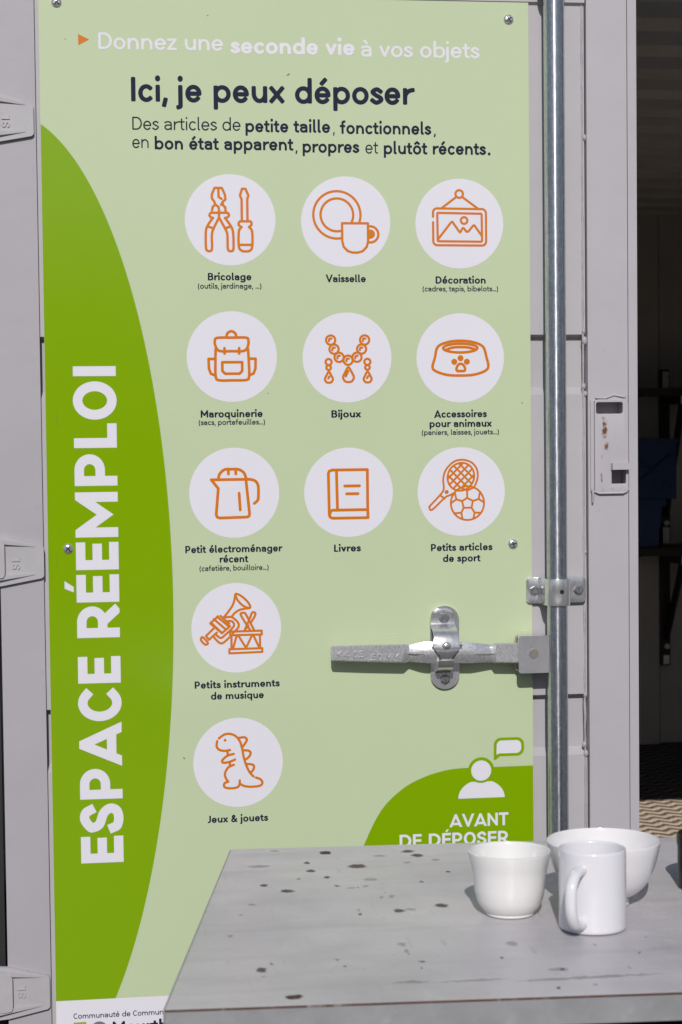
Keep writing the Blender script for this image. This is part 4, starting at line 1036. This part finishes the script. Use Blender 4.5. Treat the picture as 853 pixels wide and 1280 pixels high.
root = empty('storage_tub', 'plain blue plastic tub on the lower shelf under the lattice crate', 'tub', ((cx0_+cx1_)/2-.04, Yc+.12, zs))
bm = bmesh.new()
xa_, xb_ = cx0_-.02, X(829, 655, Yc)
vs = []
for z_, g_ in ((zs, .02), (cz0_-.012, .0)):
    vs.append([bm.verts.new(p) for p in ((xa_+g_, Yc+g_*.5, z_), (xb_-g_, Yc+g_*.5, z_), (xb_-g_, cyb-g_*.5, z_), (xa_+g_, cyb-g_*.5, z_))])
for k in range(4): bm.faces.new((vs[0][k], vs[0][(k+1) % 4], vs[1][(k+1) % 4], vs[1][k]))
bm.faces.new(vs[0][::-1]); bm.faces.new(vs[1]); bevel(bm, .012, 3)
obj('body', bm, M['blue_plastic'], root, 40)
bm = bmesh.new(); box(bm, xa_-.01, xb_+.012, Yc-.012, cyb+.008, cz0_-.03, cz0_-.001); bevel(bm, .004); obj('rim', bm, M['blue_plastic'], root, 40)

# ------------------------------------------------------------------ table in front of the sign
TZ = CAM.z-.610
c_bl, c_br, c_fr, c_fl = atz(289.5, 1062, TZ), atz(853, 1046.5, TZ), atz(853, 1240, TZ), atz(206.5, 1262.5, TZ)
ux = (c_fr-c_fl).normalized(); bx_ = (c_br-c_bl).normalized()
c_br = c_bl+bx_*1.30; c_fr = c_fl+ux*1.38
# stains worn into the top: photo position, width, height (photo units) and kind (0 brown, 1 dark, 2 faint)
spots = [(407,1066.5,14,4,1),(447,1083,22,5,0),(359,1114.3,15,4.6,0),(388,1089,11,3.6,0),(384,1079,10,3,0),(330,1107,11,3,0),(329,1083,15,3,2),(322,1083.5,22,3.5,2),(343,1064,11,2.2,2),(509,1064.5,17,3,0),(521,1069.5,17,4,0),(475,1070,13,2.4,2),(463,1099.5,18,3.4,2),(409,1097,9,2.8,0),(373,1099,4,2,0),(449,1109.5,2.8,2.2,0),(422,1107.5,5,2.2,0),(440,1110,11,2,2),(458,1108,6,2,2),
         (510,1078.5,12,2.6,2),(527,1102.5,4,3.2,1),(499,1138.5,16,5,0),(514,1137,12,3,2),(490,1121,6,4,2),(476,1122,5,4,2),(449,1143,4,2.4,0),(448,1138,3,4,2),(552,1132,16,5,0),(328,1213,14,6,0),(341,1205.5,4,2.6,0),(331,1221,6,2,2),(369,1246.5,22,6.4,1),(289,1170,10,3,2),(315,1131,8,3,2),(300,1144,5,2,2),(422,1200,8,3,2),(432,1208,4,2.2,0),(503,1181,12,4,2),(508,1190,4,8,2),(527,1202,3,3,0),(527,1210,3,2.4,0),
         (640,1180,14,6,2),(629,1198,5,2.6,0),(700,1212,26,5,2),(703,1212,12,3,0),(699,1235,6,2.2,0),(742,1231,7,2.4,2),(744,1181,5,2.4,2),(800,1191,4,2.2,0),(787,1210,3,3,2),(740,1222,190,3,2),(590,1226,100,2,2),(808,1172,5,2,2),(515,1228,46,3,2),(545,1075,10,2.4,2),(560,1090,5,2,0)]
def spot_group():
    g = bpy.data.node_groups.new('stain spot', 'ShaderNodeTree'); I = g.interface
    for n, t in (('Vector', 'NodeSocketVector'), ('Centre', 'NodeSocketVector'), ('Scale', 'NodeSocketVector'), ('Strength', 'NodeSocketFloat'), ('Before', 'NodeSocketFloat')): I.new_socket(n, in_out='INPUT', socket_type=t)
    I.new_socket('Out', in_out='OUTPUT', socket_type='NodeSocketFloat')
    a = g.nodes.new('NodeGroupInput'); o = g.nodes.new('NodeGroupOutput'); L = g.links
    sb = g.nodes.new('ShaderNodeVectorMath'); sb.operation = 'SUBTRACT'; L.new(a.outputs['Vector'], sb.inputs[0]); L.new(a.outputs['Centre'], sb.inputs[1])
    mu = g.nodes.new('ShaderNodeVectorMath'); mu.operation = 'MULTIPLY'; L.new(sb.outputs[0], mu.inputs[0]); L.new(a.outputs['Scale'], mu.inputs[1])
    ln = g.nodes.new('ShaderNodeVectorMath'); ln.operation = 'LENGTH'; L.new(mu.outputs[0], ln.inputs[0])
    mr = g.nodes.new('ShaderNodeMapRange'); mr.interpolation_type = 'SMOOTHSTEP'; mr.inputs['From Min'].default_value = 1.22; mr.inputs['From Max'].default_value = .70; L.new(ln.outputs['Value'], mr.inputs['Value'])
    m2 = g.nodes.new('ShaderNodeMath'); m2.operation = 'MULTIPLY'; L.new(mr.outputs[0], m2.inputs[0]); L.new(a.outputs['Strength'], m2.inputs[1])
    mx = g.nodes.new('ShaderNodeMath'); mx.operation = 'MAXIMUM'; L.new(m2.outputs[0], mx.inputs[0]); L.new(a.outputs['Before'], mx.inputs[1]); L.new(mx.outputs[0], o.inputs[0])
    return g
def table_mat():
    m = bpy.data.materials.new('worn grey painted board'); m.use_nodes = True
    nt = m.node_tree; N = nt.nodes; L = nt.links; b = N['Principled BSDF']
    co = N.new('ShaderNodeTexCoord')
    def noise(scale, det=6, mp=None, rough=.6):
        n = N.new('ShaderNodeTexNoise'); n.inputs['Scale'].default_value = scale; n.inputs['Detail'].default_value = det; n.inputs['Roughness'].default_value = rough
        if mp:
            q = N.new('ShaderNodeMapping'); q.inputs['Scale'].default_value = mp; q.inputs['Rotation'].default_value = (0, 0, radians(-8)); L.new(co.outputs['Object'], q.inputs['Vector']); L.new(q.outputs[0], n.inputs['Vector'])
        else: L.new(co.outputs['Object'], n.inputs['Vector'])
        return n.outputs['Fac']
    def rng(v, a, b_, c, d):
        r = N.new('ShaderNodeMapRange'); r.inputs['From Min'].default_value = a; r.inputs['From Max'].default_value = b_; r.inputs['To Min'].default_value = c; r.inputs['To Max'].default_value = d
        L.new(v, r.inputs['Value']); return r.outputs[0]
    def mix(f, A, B):
        x = N.new('ShaderNodeMix'); x.data_type = 'RGBA'; L.new(f, x.inputs['Factor'])
        for s, v in (('A', A), ('B', B)):
            if isinstance(v, tuple): x.inputs[s].default_value = v
            else: L.new(v, x.inputs[s])
        return x.outputs['Result']
    c = mix(rng(noise(4, 8), .35, .65, 0, 1), (.44, .42, .445, 1), (.565, .545, .565, 1))
    c = mix(rng(noise(1, 7, (3, 22, 1)), .50, .75, 0, .6), c, (.37, .335, .36, 1))             # long wiped streaks
    c = mix(rng(noise(16, 8, None, .7), .60, .74, 0, .35), c, (.59, .575, .585, 1))                # rubbed pale patches
    c = mix(rng(noise(1, 5, (6, 170, 1), .8), .62, .70, 0, .4), c, (.70, .69, .70, 1))             # fine pale scratches
    c = mix(rng(noise(1, 5, (140, 5, 1), .8), .64, .70, 0, .35), c, (.33, .30, .31, 1))            # cross scratches
    c = mix(rng(noise(1, 6, (60, 9, 1), .7), .62, .72, 0, .5), c, (.30, .275, .275, 1))           # scratches
    c = mix(rng(noise(55, 4, None, .6), .72, .78, 0, .7), c, (.13, .105, .10, 1))                # specks
    grp = spot_group(); last = None
    wob = N.new('ShaderNodeTexNoise'); wob.inputs['Scale'].default_value = 95; wob.inputs['Detail'].default_value = 5; L.new(co.outputs['Object'], wob.inputs['Vector'])
    wv = N.new('ShaderNodeVectorMath'); wv.operation = 'MULTIPLY_ADD'; wv.inputs[1].default_value = (.016, .016, 0); L.new(wob.outputs['Color'], wv.inputs[0]); L.new(co.outputs['Object'], wv.inputs[2])
    for px, py, wd, hd, kind in spots:
        q = atz(px, py, TZ); rx = (atz(px+wd/2, py, TZ)-q).length; ry = (atz(px, py-hd/2, TZ)-q).length
        n = N.new('ShaderNodeGroup'); n.node_tree = grp; L.new(wv.outputs[0], n.inputs['Vector'])
        n.inputs['Centre'].default_value = (q.x+.008, q.y+.008, TZ); n.inputs['Scale'].default_value = (1/rx, 1/ry, 0); n.inputs['Strength'].default_value = (.9, 1.0, .42)[kind]
        if last: L.new(last, n.inputs['Before'])
        last = n.outputs[0]
    blot = rng(noise(120, 5, None, .7), .3, .62, .82, 1)
    fm = N.new('ShaderNodeMath'); fm.operation = 'MULTIPLY'; L.new(last, fm.inputs[0]); L.new(blot, fm.inputs[1])
    c = mix(fm.outputs[0], c, (.060, .030, .025, 1))
    L.new(c, b.inputs['Base Color'])
    ra = N.new('ShaderNodeMath'); ra.operation = 'MULTIPLY_ADD'; ra.inputs[1].default_value = .5; L.new(fm.outputs[0], ra.inputs[0]); L.new(rng(noise(9, 6), .3, .7, .26, .46), ra.inputs[2])
    L.new(ra.outputs[0], b.inputs['Roughness'])
    sp_ = N.new('ShaderNodeMath'); sp_.operation = 'MULTIPLY_ADD'; sp_.inputs[1].default_value = -.45; sp_.inputs[2].default_value = .5; L.new(fm.outputs[0], sp_.inputs[0]); L.new(sp_.outputs[0], b.inputs['Specular IOR Level'])
    bu = N.new('ShaderNodeBump'); bu.inputs['Distance'].default_value = .0007; L.new(noise(60, 6), bu.inputs['Height']); L.new(bu.outputs[0], b.inputs['Normal'])
    return m
table = empty('table', 'grey painted table with brown stains and scuffed metal edge in front of the sign', 'table', ((c_fl.x+c_fr.x)/2, (c_fl.y+c_bl.y)/2, 0))
TH = .024
M['table'] = table_mat()
def quad_slab(bm, pts, z0, z1):
    prism_z(bm, [(p.x, p.y) for p in pts], z0, z1)
bm = bmesh.new(); quad_slab(bm, (c_fl, c_fr, c_br, c_bl), TZ-.020, TZ); bevel(bm, .0012, 2)
top = obj('tabletop', bm, M['table'], table, 40)
# edging along the front and left: grey strip with a brown lip
M['edging'] = mat('scuffed grey edging', (.27, .275, .29), .5, var=.14, scale=14, bump=.0008, bscale=60, dirt=((.42,.42,.42,1), 30, .58, .15, .5))
M['lip'] = mat('brown worn lip', (.10, .05, .035), .6, var=.3, scale=60, dirt=((.33,.31,.31,1), 28, .54, .08, .9))
nrm = Vector((ux.y, -ux.x, 0))
def strip(name, a, b, n, th, z0, z1, m):
    bm = bmesh.new(); quad_slab(bm, (a+n*th, b+n*th, b+n*.0004, a+n*.0004), z0, z1); bevel(bm, .0008, 2); return obj(name, bm, m, table, 40)
strip('edge_strip', c_fl, c_fr, nrm, .0035, TZ-.030, TZ-.0022, M['edging'])
strip('edge_lip', c_fl, c_fr, nrm, .0030, TZ-.0020, TZ-.0003, M['lip'])
lx = (c_bl-c_fl).normalized(); ln = Vector((-lx.y, lx.x, 0))
strip('edge_strip', c_fl, c_bl, ln, .0022, TZ-.024, TZ-.0008, M['edging'])
# steel frame and legs
bm = bmesh.new()
inn = [c_fl+ux*.05+lx*.07, c_fr-ux*.05+lx*.07, c_br-ux*.05-lx*.04, c_bl+ux*.05-lx*.04]
for a, b in zip(inn, inn[1:]+inn[:1]):
    tube(bm, [(a.x, a.y, TZ-.038), (b.x, b.y, TZ-.038)], .016, 4)
obj('apron_frame', bm, M['leg_steel'], table)
for p in inn:
    bm = bmesh.new(); tube(bm, [(p.x, p.y, TZ-.03), (p.x, p.y, .012)], .018, 16); tube(bm, [(p.x, p.y, .012), (p.x, p.y, .0)], .022, 16); obj('leg', bm, M['leg_steel'], table, 40)

# ------------------------------------------------------------------ crockery on the table
def catm(pr, n=5): return smooth(pr, n=n)
c = atz(637.5, 1142.5, TZ)
s_ = (Vector((c.x, c.y, TZ))-CAM).length
def ppm(c): return FPX/((RM.inverted() @ (c-CAM)).y)
k = 1/ppm(c)
H = 79.5*k
outer_ = catm([(29*k, 0), (31*k, 1.5*k), (31*k, 4*k), (34.5*k, 7*k), (40*k, 16*k), (43.5*k, 29*k), (45*k, 42*k), (46.8*k, 56*k), (49.6*k, 68*k), (51.2*k, 76*k), (51.6*k, H)], 4)
inner_ = catm([(51.6*k-.0012, H+.0006), (50.6*k-.002, H-.001), (48.8*k-.003, 67*k), (45.5*k-.003, 54*k), (42*k-.003, 30*k), (36*k-.003, 16*k), (22*k, 9*k), (0, 8*k)], 4)
bm = bmesh.new(); lathe(bm, [(0, .001), (26*k, .001), (27*k, 0)]+outer_+inner_, c.x, c.y, TZ+.0006)
tag(obj('bowl', bm, M['ceramic_cream'], None, 50), 'small deep cream bowl with flared rim, left of the white mug', 'bowl', 'white bowls on the table')
c = atz(755, 1129.5, TZ); k = 1/ppm(c); H = 79*k
outer_ = catm([(30*k, 0), (32*k, 1.2*k), (31.5*k, 6*k), (33*k, 10*k), (44*k, 17*k), (55*k, 29*k), (62.5*k, 45*k), (67*k, 60*k), (70*k, 72*k), (71*k, H)], 4)
inner_ = catm([(70*k, H+.0006), (69*k, H-.0012), (65*k-.001, 57*k), (60.5*k-.001, 44*k), (52*k, 30*k), (40*k, 19*k), (20*k, 14*k), (0, 13*k)], 4)
bm = bmesh.new(); lathe(bm, [(0, .001), (27*k, .001), (28*k, 0)]+outer_+inner_, c.x, c.y, TZ+.0006)
tag(obj('bowl', bm, M['ceramic_white'], None, 50), 'wide white footed bowl standing behind the mug', 'bowl', 'white bowls on the table')
# mug: body and looped handle grown as one
c = atz(741.2, 1160, TZ); k = 1/ppm(c); H = 101*k; R0 = 42*k
mug = empty('mug', 'straight sided white mug, handle turned towards the front', 'mug', (c.x, c.y, TZ))
bm = bmesh.new()
outer_ = [(R0-.0035, 0), (R0-.0012, .0006), (R0-.0002, .0022), (R0, .005), (R0, H*.5), (R0, H-.003), (R0-.0004, H-.001), (R0-.0014, H), (R0-.0026, H-.0006), (R0-.0032, H-.003), (R0-.0034, H*.5), (R0-.0036, .012), (R0-.007, .007), (0, .006)]
lathe(bm, [(0, .0015), (R0-.006, .0015)]+outer_, c.x, c.y, TZ+.0006)
obj('body', bm, M['mug_white'], mug, 50)
tv = (CAM-c); tv.z = 0; tv.normalize(); ang = radians(-20)
dv = Vector((tv.x*cos(ang)-tv.y*sin(ang), tv.x*sin(ang)+tv.y*cos(ang), 0))
bm = bmesh.new(); pts = []; rad = []
hp = smooth([(R0-.005, .80*H), (R0+.006, .805*H), (R0+.020, .775*H), (R0+.031, .67*H), (R0+.034, .50*H), (R0+.031, .33*H), (R0+.021, .19*H), (R0+.007, .145*H), (R0-.005, .14*H)], n=6)
for i, (r, z) in enumerate(hp):
    pts.append(Vector((c.x, c.y, TZ))+dv*r+Vector((0, 0, z))); t = i/(len(hp)-1); rad.append(.0058+.0012*max(0, abs(2*t-1)-.72)/.28)
tube(bm, pts, rad, 20, sx=1.25)
obj('handle', bm, M['mug_white'], mug, 80)
# black tin at the right edge of the picture
c = atz(890, 1109, TZ)
k = 1/ppm(c)
tin = empty('tin', 'round black lidded tin at the far right edge of the table', 'tin', (c.x, c.y, TZ))
bm = bmesh.new(); lathe(bm, [(0, .0006), (41*k, .0006), (42*k, .002), (42*k, 52*k), (41*k, 53*k), (0, 53*k)], c.x, c.y, TZ); obj('body', bm, M['black_tin'], tin, 40)
bm = bmesh.new(); lathe(bm, [(0, 53.4*k), (42.5*k, 53.4*k), (43*k, 54.5*k), (43*k, 66*k), (41.5*k, 68*k), (0, 68.5*k)], c.x, c.y, TZ); obj('lid', bm, M['black_tin'], tin, 40)

# black bin added only to darken the strip under the table
p0 = atz(560, 1284, TZ-.17)
xb0, xb1, yb0, yb1, zb1 = -.05, 1.25, c_fl.y+.06, c_fl.y+.50, TZ-.062
bin_ = empty('filler_bin', 'black lidded storage bin in the shade under the table', 'bin', ((xb0+xb1)/2, (yb0+yb1)/2, 0))  # added bin, fills the dark strip under the table
bm = bmesh.new(); vs = []
for z_, g_ in ((0, .03), (zb1-.03, 0)): vs.append([bm.verts.new(q) for q in ((xb0+g_, yb0+g_, z_), (xb1-g_, yb0+g_, z_), (xb1-g_, yb1-g_, z_), (xb0+g_, yb1-g_, z_))])
for k in range(4): bm.faces.new((vs[0][k], vs[0][(k+1) % 4], vs[1][(k+1) % 4], vs[1][k]))
bm.faces.new(vs[0][::-1]); bm.faces.new(vs[1]); bevel(bm, .012, 3); obj('body', bm, M['black_tin'], bin_, 40)
bm = bmesh.new(); box(bm, xb0-.012, xb1+.012, yb0-.012, yb1+.012, zb1-.0295, zb1); bevel(bm, .006, 2); obj('lid', bm, M['black_tin'], bin_, 40)

# unseen hedge added behind the viewpoint: dark surroundings for sign and steel to mirror
hedge = empty('hedge', 'long dark clipped hedge on the far side of the yard, facing the container', 'hedge', (0, -14.5, 0))  # added and unseen, only mirrored in the sign and the steel
rh = random.Random(5); bm = bmesh.new()
for i in range(9000):
    x = rh.uniform(-26, 26); t = rh.random()
    if t < .72: p = Vector((x, -14+rh.gauss(0, .10), rh.uniform(0, 3.05)))
    else: p = Vector((x, rh.uniform(-15.4, -14), 3.0+rh.gauss(0, .07)))
    a = Vector((rh.gauss(0, 1), rh.gauss(0, 1), rh.gauss(0, 1))).normalized(); b = a.orthogonal().normalized(); l = rh.uniform(.10, .26)
    q = [bm.verts.new(p+a*l), bm.verts.new(p+b*l*.5), bm.verts.new(p-a*l), bm.verts.new(p-b*l*.5)]; bm.faces.new(q)
M['leaf'] = mat('dark leaves of added hedge', (.035, .06, .02), .6, var=.4, scale=5)
obj('foliage', bm, M['leaf'], hedge, None, False)
bm = bmesh.new(); box(bm, -26, 26, -15.2, -14.15, 0, 2.9); obj('inner_branches', bm, M['leaf'], hedge)
